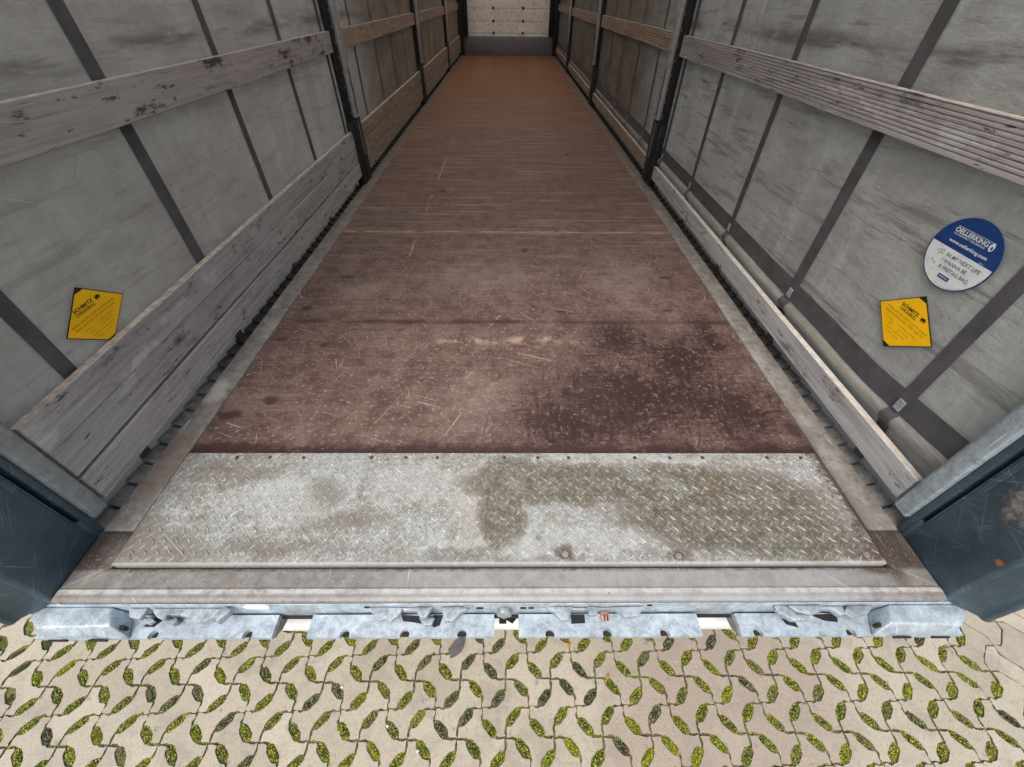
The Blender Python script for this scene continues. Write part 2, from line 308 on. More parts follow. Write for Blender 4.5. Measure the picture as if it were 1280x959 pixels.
def m_rail():
    g = G('shaded_lashing_rail'); n2 = g.noise(30, 6, .75); n1 = g.noise(6, 5, .7)
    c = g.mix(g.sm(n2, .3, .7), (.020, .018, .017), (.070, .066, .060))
    near = g.sm(g.add(g.y, g.mul(g.sub(n1, .5), .9)), 1.25, .45)  # dark beyond the rear end: shade of the gap put into the colour
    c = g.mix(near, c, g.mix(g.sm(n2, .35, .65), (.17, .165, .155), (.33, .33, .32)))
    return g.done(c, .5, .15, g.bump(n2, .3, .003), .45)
def m_wood(name, tint=(1, 1, 1), smudge=.5, ribbed=False, pale=None):
    g = G(name)
    oi = g.t.nodes.new('ShaderNodeObjectInfo'); rnd = oi.outputs['Random']
    off = g.t.nodes.new('ShaderNodeCombineXYZ')
    for i in range(3): g.L(g.mul(rnd, 17.0+i*5), off.inputs[i])
    vv = g.t.nodes.new('ShaderNodeVectorMath'); vv.operation = 'ADD'; g.L(g.P, vv.inputs[0]); g.L(off.outputs[0], vv.inputs[1])
    V = vv.outputs[0]
    gr = g.noise(1, 5, .7, g.vec((60, 2.0, 60), src=V)); gr2 = g.noise(1, 4, .7, g.vec((260, 5, 260), src=V))
    n = g.noise(1, 6, .75, g.vec((14, 4, 14), src=V)); n2 = g.noise(1, 6, .7, g.vec((5, 1.6, 5), src=V))
    T = lambda *c: tuple(a*b for a, b in zip(c, tint))
    c = g.mix(g.sm(gr, .3, .7), T(.25, .242, .238), T(.41, .40, .395))
    c = g.mix(g.sm(n2, .42, .66, 0, .75), c, T(.40, .392, .385))
    c = g.mix(g.sm(n, .54, .68, 0, .55*smudge*1.7), c, T(.078, .068, .070))
    c = g.mix(g.sm(g.noise(1, 5, .7, g.vec((36, 9, 36), (0, 0, 0), (4, 4, 4), src=V)), .60, .67, 0, .85), c, T(.055, .046, .046))
    c = g.mix(g.sm(g.noise(1, 6, .8, g.vec((13, 5, 13), (0, 0, 0), (9, 1, 2), src=V)), .61, .72, 0, .6), c, T(.46, .44, .42))
    c = g.mix(g.sm(gr2, .58, .7, 0, .55), c, T(.09, .075, .068))
    c = g.mix(g.mul(g.scratch(8, 2.5, 30, .69, 'yz', 3.0), .5), c, T(.5, .47, .44))
    if pale:
        py_, pz_ = g.warp(.16, 9, g.y, g.z, 3.0); pb = g.mul(g.sm(g.add(g.blobs(pale, py_, pz_), g.mul(g.sub(g.noise(40, 6, .85), .5), 2.4)), .1, .8), g.sm(gr, .35, .6, .3, 1.0))
        c = g.mix(g.mul(pb, .65), c, (.54, .53, .52))
    b = g.bump(gr2, .4, .0015, g.bump(gr, .4, .003))
    return g.done(c, .82, 0, b, .25)

def m_curtain(name, right):
    g = G(name)
    v = g.vec((1, 1, 2.6), (0, 0, 0), (2, 3, 1))
    n1 = g.noise(2.2, 6, .68, v); n2 = g.noise(1, 6, .72, g.vec((3, 1.6, 20), (2, 0, 0)))
    nv = g.noise(1, 5, .7, g.vec((3, 7, 1.6), (5, 0, 0)))
    n3 = g.noise(30, 5, .75)
    if right: A, B, Cc, D = (.225, .222, .208), (.315, .32, .30), (.37, .385, .36), (.105, .098, .092)
    else:     A, B, Cc, D = (.215, .212, .20), (.275, .275, .26), (.31, .312, .298), (.10, .094, .09)
    c = g.mix(g.sm(n1, .3, .7), A, B)
    c = g.mix(g.sm(nv, .45, .7, 0, .6), c, Cc)
    c = g.mix(g.sm(n2, .51, .66, 0, .62 if right else .35), c, D); c = g.mix(g.sm(g.noise(1, 6, .72, g.vec((1.2, 1.3, 4), (4 if right else -4, 0, 0), (11, 2, 5))), .53, .72, 0, .38 if right else .3), c, D)
    c = g.mix(g.sm(n3, .5, .7, 0, .28), c, (.17, .163, .155)); c = g.mix(g.sm(g.noise(1, 4, .8, g.vec((20, 60, 8), (10, 0, 0))), .56, .7, 0, .25), c, (.15, .145, .14))
    c = g.mix(g.sm(g.noise(1, 5, .7, g.vec((5, 3, 34), (1, 0, 0), (7, 2, 4))), .59, .72, 0, .7 if right else .35), c, (.10, .093, .088))
    # long rub marks above the upper slat
    zz = g.add(g.z, g.mul(g.sub(g.noise(1.1, 2), .5), .07))
    rb = g.mul(g.sm(g.M('ABSOLUTE', g.sub(zz, 1.075)), .050, .0), g.sm(g.noise(1, 5, .65, g.vec((1, 1.5, 10))), .42, .60))
    c = g.mix(g.mul(rb, .75), c, (.06, .056, .056))
    c = g.mix(g.mul(g.scratch(30, 3, 34, .69, 'yz', 2.0), .25), c, (.42, .42, .40))
    c = g.mix(g.mul(g.scratch(-40, 3, 34, .69, 'yz', 6.0), .3), c, (.13, .12, .115))
    c = g.mix(g.mul(g.scratch(-75, 3, 34, .69, 'yz', 9.0), .3), c, (.14, .13, .12))
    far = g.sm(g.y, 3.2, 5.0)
    c = g.mix(g.mul(far, .95), c, g.mix(g.sm(n1, .35, .65), (.070, .055, .040), (.115, .092, .068)))  # dim brownish light of the deep bays put into the fabric colour
    ro = g.mul(g.sm(g.z, .168, .182), g.sm(g.z, .25, .226)); c = g.mix(g.mul(ro, g.sm(g.noise(1, 5, .75, g.vec((10, 5, 60))), .35, .65, .3, .9)), c, (.17, .15, .13))
    lo = g.sm(g.add(g.z, g.mul(g.sub(n1, .5), .3)), .24, .12); c = g.mix(g.mul(lo, .4), c, (.24, .25, .22))
    wv = g.t.nodes.new('ShaderNodeTexChecker'); g.L(g.vec((1, 1, 1)), wv.inputs[0]); wv.inputs['Scale'].default_value = 700
    cre = g.noise(1, 3, .5, g.vec((3, 1.5, 9), (35, 0, 0), (2, 2, 2))); b = g.bump(n3, .2, .003, g.bump(cre, .5, .02, g.bump(n1, .4, .03)))
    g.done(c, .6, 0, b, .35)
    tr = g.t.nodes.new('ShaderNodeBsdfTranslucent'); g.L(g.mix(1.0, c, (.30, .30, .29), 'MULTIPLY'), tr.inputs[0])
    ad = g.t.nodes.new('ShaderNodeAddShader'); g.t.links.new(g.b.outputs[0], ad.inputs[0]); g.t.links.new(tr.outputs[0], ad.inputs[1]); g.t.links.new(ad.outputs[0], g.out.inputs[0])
    return g.m

def m_bulkhead():
    g = G('scuffed_front_wall_board'); n = g.noise(4, 6, .75); n2 = g.noise(16, 5, .75)
    c = g.mix(g.sm(n, .3, .65), (.84, .79, .70), (.95, .93, .88))
    c = g.mix(g.sm(n2, .5, .68, 0, .75), c, (.42, .33, .25))
    c = g.mix(g.sm(g.noise(1, 5, .8, g.vec((5, 1, 22))), .6, .7, 0, .85), c, (.24, .17, .13))
    c = g.mix(g.sm(g.M('ABSOLUTE', g.x), .75, 1.05, 0, .35), c, (.5, .49, .49))
    return g.done(c, .7)
def m_tarp(name, col, trans):
    g = G(name); s = g.t.nodes.new('ShaderNodeBsdfTranslucent'); s.inputs[0].default_value = (*trans, 1)
    mx = g.t.nodes.new('ShaderNodeAddShader'); g.done(col, .6)
    g.t.links.new(g.b.outputs[0], mx.inputs[0]); g.t.links.new(s.outputs[0], mx.inputs[1]); g.t.links.new(mx.outputs[0], g.out.inputs[0])
    return g.m
def m_navy():
    g = G('scratched_navy_paint'); n1 = g.noise(6, 6, .7); n3 = g.noise(60, 5, .75)
    c = g.mix(g.sm(n1, .3, .7), (.032, .060, .082), (.064, .102, .132))
    c = g.mix(g.sm(n3, .55, .72, 0, .5), c, (.085, .10, .11))
    for a, sd in ((25, 1), (-55, 4), (70, 8), (-20, 12), (50, 15)):
        c = g.mix(g.mul(g.mul(g.scratch(a, 4.5, 70, .68, 'yz', float(sd)), g.sm(n1, .36, .55)), .6), c, (.26, .31, .34))
    py_, pz_ = g.warp(.12, 12, g.y, g.z, 2.0, 6); pt = g.sm(g.add(g.blobs([(.085, .345, .055, .075)], py_, pz_), g.mul(g.sub(g.noise(50, 6, .85), .5), 2.2)), .1, .5)
    pt = g.mul(pt, g.sm(g.x, 0, .5)); c = g.mix(g.mul(pt, .85), c, g.mix(g.sm(n3, .4, .6), (.16, .14, .13), (.36, .32, .28)))
    ru = g.sm(g.add(g.blobs([(.012, .19, .011, .013)], g.y, g.z), g.mul(g.sub(n3, .5), 1.2)), .1, .6)
    c = g.mix(ru, c, (.38, .13, .03))
    return g.done(c, g.sm(n3, .3, .7, .30, .5), .1, g.bump(n3, .12, .002), .5)

MAT = {}
MAT['paver'] = m_paver(); MAT['soil'] = m_soil(); MAT['moss'] = m_moss()
MAT['floor'] = m_floor(); MAT['plate'] = m_plate(); MAT['sill'] = m_sill(); MAT['channel'] = m_channel()
MAT['galv'] = m_steel('galvanised_steel', (.25, .305, .345), (.53, .62, .68), (.14, .16, .175), .5, (.54, .72), .25, (.8, .85, .88))
MAT['galv_cast'] = m_steel('galvanised_casting', (.20, .23, .25), (.50, .57, .62), (.085, .078, .072), .5, (.48, .66), .25, (.75, .8, .84))
MAT['galv_dull'] = m_steel('dull_galvanised_post', (.24, .26, .27), (.38, .42, .44), (.20, .195, .175), .5, (.46, .68), .25)
MAT['rail'] = m_steel('dark_lashing_rail', (.17, .165, .155), (.31, .31, .30), (.09, .082, .07), .55, (.5, .7), .2, (.4, .4, .4))
MAT['rail_shaded'] = m_rail()
MAT['black'] = m_steel('black_post_steel', (.008, .008, .009), (.022, .021, .021), (.035, .028, .024), .5, (.5, .7), .2, (.2, .18, .16))
MAT['postmetal'] = m_steel('bare_post_profile', (.30, .31, .32), (.52, .54, .56), (.16, .15, .14), .4, (.52, .7), .2, (.6, .6, .6))
MAT['wood'] = m_wood('weathered_slat_wood', (1, .985, .985), .8, pale=[(1.15, .35, .10, .04), (.62, .30, .22, .03), (.9, .335, .1, .025), (.28, .35, .09, .04), (.85, .35, .06, .02)])
MAT['wood_smudged'] = m_wood('smudged_slat_wood', (.93, .89, .885), 1.4)
MAT['wood_ribbed'] = m_wood('ribbed_slat_wood', (1.12, 1.09, 1.07), .35)
MAT['wood_ribbed_dark'] = m_wood('ribbed_brown_slat_wood', (.95, .92, .93), .9, pale=[(1.35, .955, .5, .018), (.85, .94, .14, .03), (2.2, .96, .15, .012)])
MAT['wood_pale'] = m_wood('pale_grey_slat_wood', (1.12, 1.14, 1.15), .8)
MAT['wood_far'] = m_wood('shade_tinted_slat_wood', (.85, .66, .52), .6)  # far bays: dim warm interior light tinted into the wood
MAT['edge'] = m_plain('raw_slat_edge', (.42, .36, .30), .85, 0, .35, 30)
MAT['edge_white'] = m_plain('bleached_slat_edge', (.52, .49, .44), .85, 0, .2, 30)
MAT['curtR'] = m_curtain('right_curtain_fabric', True); MAT['curtL'] = m_curtain('left_curtain_fabric', False)
MAT['strap'] = m_plain('dark_belt_webbing', (.078, .076, .083), .6, 0, .22, 14)
MAT['bulk'] = m_bulkhead()
MAT['kick'] = m_steel('grey_kick_plate', (.15, .155, .165), (.23, .235, .245), (.10, .09, .085), .5, (.5, .7), .3)
MAT['navy'] = m_navy()
MAT['screw'] = m_plain('rusty_screw_head', (.085, .05, .032), .6, .3, .5, 200)
MAT['screw_bright'] = m_plain('worn_screw_head', (.42, .36, .30), .4, .6, .3, 200)
MAT['rivet'] = m_plain('bare_rivet', (.45, .47, .48), .4, .6, .2, 80)
MAT['dark'] = m_plain('black_parts_and_shade', (.012, .012, .012), .8)  # also used for strips and patches that stand for shade
MAT['white'] = m_plain('white_painted_bar', (.80, .80, .78), .5, 0, .05)
MAT['yellow'] = m_plain('yellow_sticker_film', (.95, .54, .004), .4, 0, .06, 12)
MAT['ink'] = m_plain('black_print', (.02, .014, .008), .5)
MAT['ink_faint'] = m_plain('faded_brown_print', (.36, .20, .01), .5)
MAT['blue'] = m_plain('blue_sticker_film', (.010, .048, .19), .35, 0, .15, 30)
MAT['swhite'] = m_plain('white_sticker_film', (.66, .71, .71), .4, 0, .08, 40)
MAT['grayink'] = m_plain('grey_print', (.12, .13, .15), .5)
MAT['roof'] = m_tarp('translucent_roof_tarp', (.60, .57, .52), (.56, .515, .455))
MAT['leaf'] = m_plain('dry_leaf', (.42, .20, .03), .7); MAT['wetleaf'] = m_plain('wet_grey_leaf', (.105, .098, .098), .5, 0, .2, 60)
MAT['pebble'] = m_plain('pale_pebble', (.62, .60, .56), .7)
MAT['copper'] = m_plain('rusty_keeper', (.42, .24, .16), .6, .2, .35, 120)

# ------------------------------------------------------------------ mesh helpers
class MB:
    def __init__(s): s.v = []; s.f = []; s.mi = []
    def poly(s, pts, faces, mi=0):
        b = len(s.v); s.v += [tuple(p) for p in pts]; s.f += [tuple(b+i for i in f) for f in faces]; s.mi += [mi]*len(faces)
    def box(s, x0, x1, y0, y1, z0, z1, mi=0, top=None):
        b = len(s.v)
        s.v += [(x0, y0, z0), (x1, y0, z0), (x1, y1, z0), (x0, y1, z0), (x0, y0, z1), (x1, y0, z1), (x1, y1, z1), (x0, y1, z1)]
        s.f += [tuple(b+i for i in f) for f in ((0, 3, 2, 1), (4, 5, 6, 7), (0, 1, 5, 4), (1, 2, 6, 5), (2, 3, 7, 6), (3, 0, 4, 7))]
        s.mi += [mi, mi if top is None else top, mi, mi, mi, mi]
    def prism(s, pts, d0, d1, axis, mi=0):
        # pts 2D polygon extruded along axis: 'z': (x,y) ; 'y': (x,z) ; 'x': (y,z)
        def P(a, b, d): return {'z': (a, b, d), 'y': (a, d, b), 'x': (d, a, b)}[axis]
        n = len(pts); b = len(s.v)
        s.v += [P(a, c, d0) for a, c in pts] + [P(a, c, d1) for a, c in pts]
        s.f += [tuple(b+i for i in range(n))[::-1], tuple(b+n+i for i in range(n))]
        s.f += [(b+i, b+(i+1) % n, b+n+(i+1) % n, b+n+i) for i in range(n)]
        s.mi += [mi]*(n+2)
    def grid(s, X, Y, Z, mi=0):
        n, m = X.shape; b = len(s.v)
        s.v += list(zip(X.ravel().tolist(), Y.ravel().tolist(), Z.ravel().tolist()))
        for i in range(n-1):
            for j in range(m-1):
                a = b+i*m+j; s.f.append((a, a+1, a+m+1, a+m)); s.mi.append(mi)
    def mesh(s, name, mats, smooth=False, fix=True):
        me = bpy.data.meshes.new(name); me.from_pydata(s.v, [], s.f)
        for m in mats: me.materials.append(MAT[m])
        me.polygons.foreach_set('material_index', s.mi)
        if fix:
            bm = bmesh.new(); bm.from_mesh(me); bmesh.ops.recalc_face_normals(bm, faces=bm.faces); bm.to_mesh(me); bm.free()
        if smooth: me.polygons.foreach_set('use_smooth', [True]*len(me.polygons))
        return me
    def obj(s, name, mats, parent=None, bevel=0, smooth=False, seg=2):
        if isinstance(mats, str): mats = [mats]
        me = s.mesh(name, mats, smooth); o = bpy.data.objects.new(name, me); COL.objects.link(o)
        if bevel:
            bm = bmesh.new(); bm.from_mesh(me)
            es = [e for e in bm.edges if len(e.link_faces) == 2 and e.calc_face_angle(0) > rad(25)]
            bmesh.ops.bevel(bm, geom=es, offset=bevel, segments=seg, affect='EDGES', profile=.5, clamp_overlap=True)
            bm.to_mesh(me); bm.free()
            if seg > 1:
                me.polygons.foreach_set('use_smooth', [True]*len(me.polygons))
                me.set_sharp_from_angle(angle=rad(45))
        if parent: o.parent = parent
        return o
def tag(o, label=None, cat=None, group=None, kind=None):
    for k, v in (('label', label), ('category', cat), ('group', group), ('kind', kind)):
        if v: o[k] = v
    return o
def empty(name, loc=(0, 0, 0)):
    o = bpy.data.objects.new(name, None); COL.objects.link(o); o.location = loc; o.empty_display_size = .1; return o

# ------------------------------------------------------------------ ground and paving
GZ = -1.2
b = MB(); b.poly([(-300, -300, GZ-.016), (300, -300, GZ-.016), (300, 300, GZ-.016), (-300, 300, GZ-.016)], [(0, 1, 2, 3)])
tag(b.obj('ground', 'soil'), kind='structure')
b = MB(); xs = np.linspace(-3.7, 4.7, 280); ysg = np.linspace(-2.3, 1.7, 134); XX, YY = np.meshgrid(xs, ysg)
ZZ = np.array([[GZ-.0065+.003*mnoise.noise(Vector((x*22, y*22, 3))) for x in xs] for y in ysg])
b.grid(XX, YY, ZZ); tag(b.obj('joint_filling', 'soil', smooth=True), kind='structure')
DX, DY, AA = .1098, .1088, .040
ROT = rad(.55)
def lat(i, j):          # node position: i along DR, j along UR
    x, y = -.438+(i+j)*DX, .024+(j-i)*DY
    return np.array([x*math.cos(ROT)-y*math.sin(ROT), x*math.sin(ROT)+y*math.cos(ROT)])
def isA(i, j): return (i+j) % 2 == 0
def edge_path(n0, n1):
    """centre line and half widths from node n0 to node n1 (neighbours)"""
    if not isA(*n0):
        P, W, le = edge_path(n1, n0); return P[::-1], W[::-1], le
    A, B = lat(*n0), lat(*n1); d = (n1[0]-n0[0], n1[1]-n0[1])
    arm = {(1, 0): ((1, 0), (0, 1)), (0, 1): ((0, 1), (-1, 0)), (-1, 0): ((-1, 0), (0, -1)), (0, -1): ((0, -1), (1, 0))}[d]
    a = A+np.array(arm[0])*AA; c = B+np.array(arm[1])*AA
    mid = (A+B)/2; lens = mid[0] < 2.40-.0*mid[1]
    T = [.03, .10, .17, .29, .71, .83, .90, .97]
    if lens: j1, j2 = RNG.uniform(.9, 1.1, 2); Wd = [.0038, .0066, .0132*j1, .0182*j1, .0186*j2, .0134*j2, .0066, .0038]
    else: Wd = [.0018]*8
    ww = .0036 if lens else .0018; P = [A, A+(a-A)*.45, A+(a-A)*.80]+[a+(c-a)*t for t in T]+[B+(c-B)*.80, B+(c-B)*.45, B]; W = [ww]*3+Wd+[ww]*3
    return P, W, lens
def near(p, x0, x1, y0, y1): return x0 < p[0] < x1 and y0 < p[1] < y1
pv, pf, tone, edg = [], [], [], []
moss_b = MB()
lenses = []
R_ = 44
for i in range(-R_, R_):
    for j in range(-R_, R_):
        c4 = [lat(i, j), lat(i, j+1), lat(i+1, j+1), lat(i+1, j)]
        cen = sum(c4)/4
        if not near(cen, -3.6, 4.6, -2.2, 1.6): continue
        nodes = [(i, j), (i, j+1), (i+1, j+1), (i+1, j)]   # left, top, right, bottom
        ring = []
        for k in range(4):
            P, W, le = edge_path(nodes[k], nodes[(k+1) % 4])
            if k in (0, 3) or True:
                if k < 2 and le: lenses.append((P[3], P[-4], cen))
            for q in range(len(P)-1):
                p = np.array(P[q]); 
                if q == 0: nrm = cen-p; nrm /= np.linalg.norm(nrm); ring.append(p+nrm*W[0]*1.2); continue
                t = np.array(P[q+1])-np.array(P[q-1]); t /= np.linalg.norm(t); nr = np.array([t[1], -t[0]])
                if nr@(cen-p) < 0: nr = -nr
                ring.append(p+nr*W[q])
        ring = np.array(ring); n = len(ring); jit = RNG.normal(0, .0011, ring.shape); ring = ring+jit
        tn = np.clip(RNG.normal(.5, .25), 0, 1); dz = RNG.normal(0, .0012)
        c = ring.mean(0)
        nx, pr = np.roll(ring, -1, 0), np.roll(ring, 1, 0); tt = nx-pr; tt /= np.linalg.norm(tt, axis=1)[:, None]
        nin = np.stack([tt[:, 1], -tt[:, 0]], 1)
        b0 = len(pv)
        for (o, z) in ((0, -.02), (0, -.003), (.0010, -.0008), (.0026, 0)):
            rr = ring+nin*o
            pv += [(x, y, GZ+z+dz) for x, y in rr]; tone += [tn]*n; edg += [1.0 if o < .002 else .30]*n
        for lvl in range(3):
            for q in range(n):
                a, d = b0+lvl*n+q, b0+lvl*n+(q+1) % n
                pf.append((a, a+n, d+n, d))
        pf.append(tuple(b0+3*n+q for q in range(n)))
me = bpy.data.meshes.new('paving'); me.from_pydata(pv, [], pf); me.materials.append(MAT['paver'])
for nm, dat in (('tone', tone), ('edge', edg)):
    at = me.attributes.new(nm, 'FLOAT', 'POINT'); at.data.foreach_set('value', dat)
bm = bmesh.new(); bm.from_mesh(me); bmesh.ops.recalc_face_normals(bm, faces=bm.faces); bm.to_mesh(me); bm.free()
po = bpy.data.objects.new('paving', me); COL.objects.link(po); tag(po, kind='structure')

# moss: cushions in the lens gaps plus tiny leaves, and crumbs along the joints
mv, mf, mt, mk = [], [], [], []
def leaf_quads(C, size, kd):
    n = len(C); a = RNG.uniform(0, 2*np.pi, n); s = size*RNG.uniform(.6, 1.5, n)
    U = np.stack([np.cos(a), np.sin(a), RNG.uniform(-.5, .9, n)], 1); V = np.stack([-np.sin(a), np.cos(a), RNG.uniform(-.4, .4, n)], 1)
    b0 = len(mv)
    q = np.concatenate([C-U*s[:, None]*.5, C+V*s[:, None]*.32, C+U*s[:, None]*.6, C-V*s[:, None]*.32], 1).reshape(-1, 3)
    mv.extend(map(tuple, q.tolist())); mf.extend([(b0+4*k, b0+4*k+1, b0+4*k+2, b0+4*k+3) for k in range(n)])
    mt.extend(np.repeat(RNG.uniform(0, 1, n), 4).tolist()); mk.extend([kd]*(4*n))
for (a, c, cen) in lenses:
    d = c-a; L = np.linalg.norm(d); t = d/L; nr = np.array([-t[1], t[0]]); m = (a+c)/2
    full = RNG.uniform(.3, 1.0); kd = float(np.clip(RNG.normal(.58, .20)-.38*math.exp(-((m[0]-.15)**2/.18+(m[1]-.0)**2/.03))-.15*math.exp(-((m[0]+1.55)**2/.05)), 0, 1))
    # mound
    b0 = len(mv); NU, NV = 9, 5
    for iu in range(NU):
        u = -1+2*iu/(NU-1); wv = .0188*min(1, (1-abs(u))/.30+.15)
        for iv in range(NV):
            v = -1+2*iv/(NV-1)
            h = -.009+.008*full*(1-v*v)*(1-u*u)+RNG.normal(0, .0008)
            p = m+t*u*L*.47+nr*v*wv*1.0; mv.append((p[0], p[1], GZ+h)); mt.append(.15); mk.append(kd)
    for iu in range(NU-1):
        for iv in range(NV-1):
            q = b0+iu*NV+iv; mf.append((q, q+1, q+NV+1, q+NV))
    if near(m, -2.3, 3.1, -.75, .75):
        k = int(190*full)+90
        u = RNG.uniform(-1, 1, k); wv = .0192*np.minimum(1, (1-np.abs(u))/.30+.15); v = RNG.uniform(-1, 1, k)
        C = m+np.outer(u*L*.46, t)+np.outer(v*wv, nr)
        z = GZ-.006+.009*full*(1-v*v)*(1-u*u)+RNG.uniform(-.001, .003, k)
        leaf_quads(np.column_stack([C, z]), .0052, kd)
for i in range(-24, 24):
    for j in range(-24, 24):
        A = lat(i, j)
        if not near(A, -2.3, 2.45, -.75, .75): continue
        k = int(RNG.uniform(15, 110))
        arm = RNG.integers(0, 4, k); ds = RNG.uniform(0, .04, k)
        dirs = np.array([(1, 0), (0, 1), (-1, 0), (0, -1)])[arm]
        C = A+dirs*ds[:, None]+RNG.normal(0, .0022, (k, 2))
        leaf_quads(np.column_stack([C, GZ-.004+RNG.uniform(-.003, .003, k)]), .0040, float(RNG.uniform(.2, .7)))
me = bpy.data.meshes.new('moss'); me.from_pydata(mv, [], mf); me.materials.append(MAT['moss'])
for nm, dat in (('mt', mt), ('mk', mk)):
    at = me.attributes.new(nm, 'FLOAT', 'POINT'); at.data.foreach_set('value', dat)
mo = bpy.data.objects.new('moss', me); COL.objects.link(mo)
tag(mo, 'green moss filling the lens shaped gaps between the concrete paving blocks', 'moss', kind='stuff')

# ------------------------------------------------------------------ trailer
T = empty('cargo_trailer', (0, 0, -.1))
tag(T, 'empty curtain sided cargo trailer seen from its open rear, with worn brown floor', 'trailer')
T.location = (0, 0, 0)
FL = 13.44
# floor panels
W1 = 1.147
seams = [.487, 1.31, 3.76, 6.21, 8.66, 11.1, FL]
for k in range(6):
    b = MB(); b.box(-W1+.002, W1-.002, seams[k]+.0012, seams[k+1]-.0012, -.028, 0)
    b.obj('floor_panel', 'floor', T, .0012, seg=1)
b = MB(); b.box(-1.24, 1.24, .09, FL, -.06, -.030); b.obj('subfloor', 'dark', T)
# steel edge channels
for sgn in (-1, 1):
    b = MB(); x0, x1 = sorted((sgn*(W1+.001), sgn*1.243)); b.box(x0, x1, .192, FL, -.05, .0035)
    b.obj('edge_channel', 'channel', T, .003)
    # lashing rail: overlapping pressed plates
    b = MB(); y = .19; N = 0
    while y < FL-.1:
        x0, x1 = sgn*1.2445, sgn*1.312
        L = .086
        pts = [(x0, y, -.004), (x1, y+.014, .004), (x1, y+L+.006, -.008), (x0, y+L-.005, -.017),
               (x0, y, -.060), (x1, y+.014, -.060), (x1, y+L+.006, -.060), (x0, y+L-.005, -.060)]
        b.poly(pts, [(0, 1, 2, 3), (0, 1, 5, 4), (1, 2, 6, 5), (2, 3, 7, 6), (3, 0, 4, 7)]); y += L
    b.box(*sorted((sgn*1.2445, sgn*1.33)), .0, FL, -.11, -.058)
    b.box(*sorted((sgn*1.313, sgn*1.33)), .19, FL, -.057, .012)
    b.obj('lashing_rail', 'rail_shaded', T)
# recessed lashing hooks on the channel
for (x, y, r) in ((-1.225, .62, 12), (1.222, .55, -12), (-1.222, 1.9, 5), (1.222, 1.95, -5), (-1.222, 1.32, 5), (1.222, 1.25, -5)):
    b = MB(); n = 8
    pts = [(x+.006*math.cos(a), y+.028*math.sin(a)) for a in [2*math.pi*q/12 for q in range(12)]]
    b.prism(pts, .0036, .0075, 'z'); b.obj('hook', 'galv_dull', T, .0015)
# tread plate with lens lugs
b = MB(); PX0, PX1, PY0, PY1 = -W1+.004, W1-.012, .0865, .4855
b.box(PX0, PX1, PY0, PY1, -.02, .0045)
lug0 = len(b.v)
P_ = .0365
def lug(cx, cy, ang):
    L, Wd, H = .0140, .0036, .0022; ca, sa = math.cos(ang), math.sin(ang)
    prof = [(-1, 0), (-.5, .8), (0, 1), (.5, .8), (1, 0), (.5, -.8), (0, -1), (-.5, -.8)]
    v = [(cx+ca*u*L-sa*w_*Wd, cy+sa*u*L+ca*w_*Wd, .0044) for u, w_ in prof]
    v += [(cx+ca*u*L*.62-sa*w_*Wd*.45, cy+sa*u*L*.62+ca*w_*Wd*.45, .0044+H) for u, w_ in prof]
    b.poly(v, [(i, (i+1) % 8, 8+(i+1) % 8, 8+i) for i in range(8)]+[tuple(range(8, 16))])
nx_ = int((PX1-PX0)/P_); ny_ = int((PY1-PY0)/P_)
for i in range(nx_+1):
    for j in range(ny_+1):
        x, y = PX0+.02+i*P_, PY0+.018+j*P_
        if x < PX1-.012 and y < PY1-.012: lug(x, y, rad(48))
        x += P_/2; y += P_/2
        if x < PX1-.012 and y < PY1-.012: lug(x, y, rad(-45))
o = b.obj('tread_plate', 'plate', T)
at = o.data.attributes.new('lug', 'FLOAT', 'POINT'); at.data.foreach_set('value', [1.0 if (i >= lug0 and (i-lug0) % 16 >= 8) else 0.0 for i in range(len(b.v))])
# screws
def screw_mesh(r, h, m):
    b = MB(); pr = [(r*math.cos(a), r*math.sin(a)) for a in [2*math.pi*q/14 for q in range(14)]]
    b.prism(pr, 0, h*.5, 'z'); b.prism([(x*.75, y*.75) for x, y in pr], h*.5-.0001, h, 'z')
    return b.mesh('screw', [m])
sm1, sm2, sm3 = screw_mesh(.0085, .003, 'screw'), screw_mesh(.008, .0024, 'screw_bright'), screw_mesh(.006, .0015, 'screw')
def put(name, me, x, y, z, par=T, s=1):
    o = bpy.data.objects.new(name, me); COL.objects.link(o); o.location = (x, y, z); o.parent = par; o.scale = (s, s, s); return o
for k in range(19): put('screw', sm1 if k % 4 else sm2, -1.08+k*.1195+RNG.normal(0, .003), .466, .0045, s=.8)
for x, y in ((-1.111, .11), (-.28, .112), (.182, .115), (.521, .109), (1.09, .112), (-.72, .11)): put('screw', sm2, x, y, .0045, s=1.15)
for x in (-1.12, -.9, -.45, -.12, -.02, .10, .17, .44, .75, 1.02): put('screw', sm3, x, 1.325, 0)
for x in (-1.06, -.47, .04, .44, .93): put('screw', sm3, x, 1.295, 0)
for y in (2.4, 3.8, 5.2):
    for x in (-1.0, -.3, .35, 1.0): put('screw', sm3, x+RNG.normal(0, .02), y, 0)
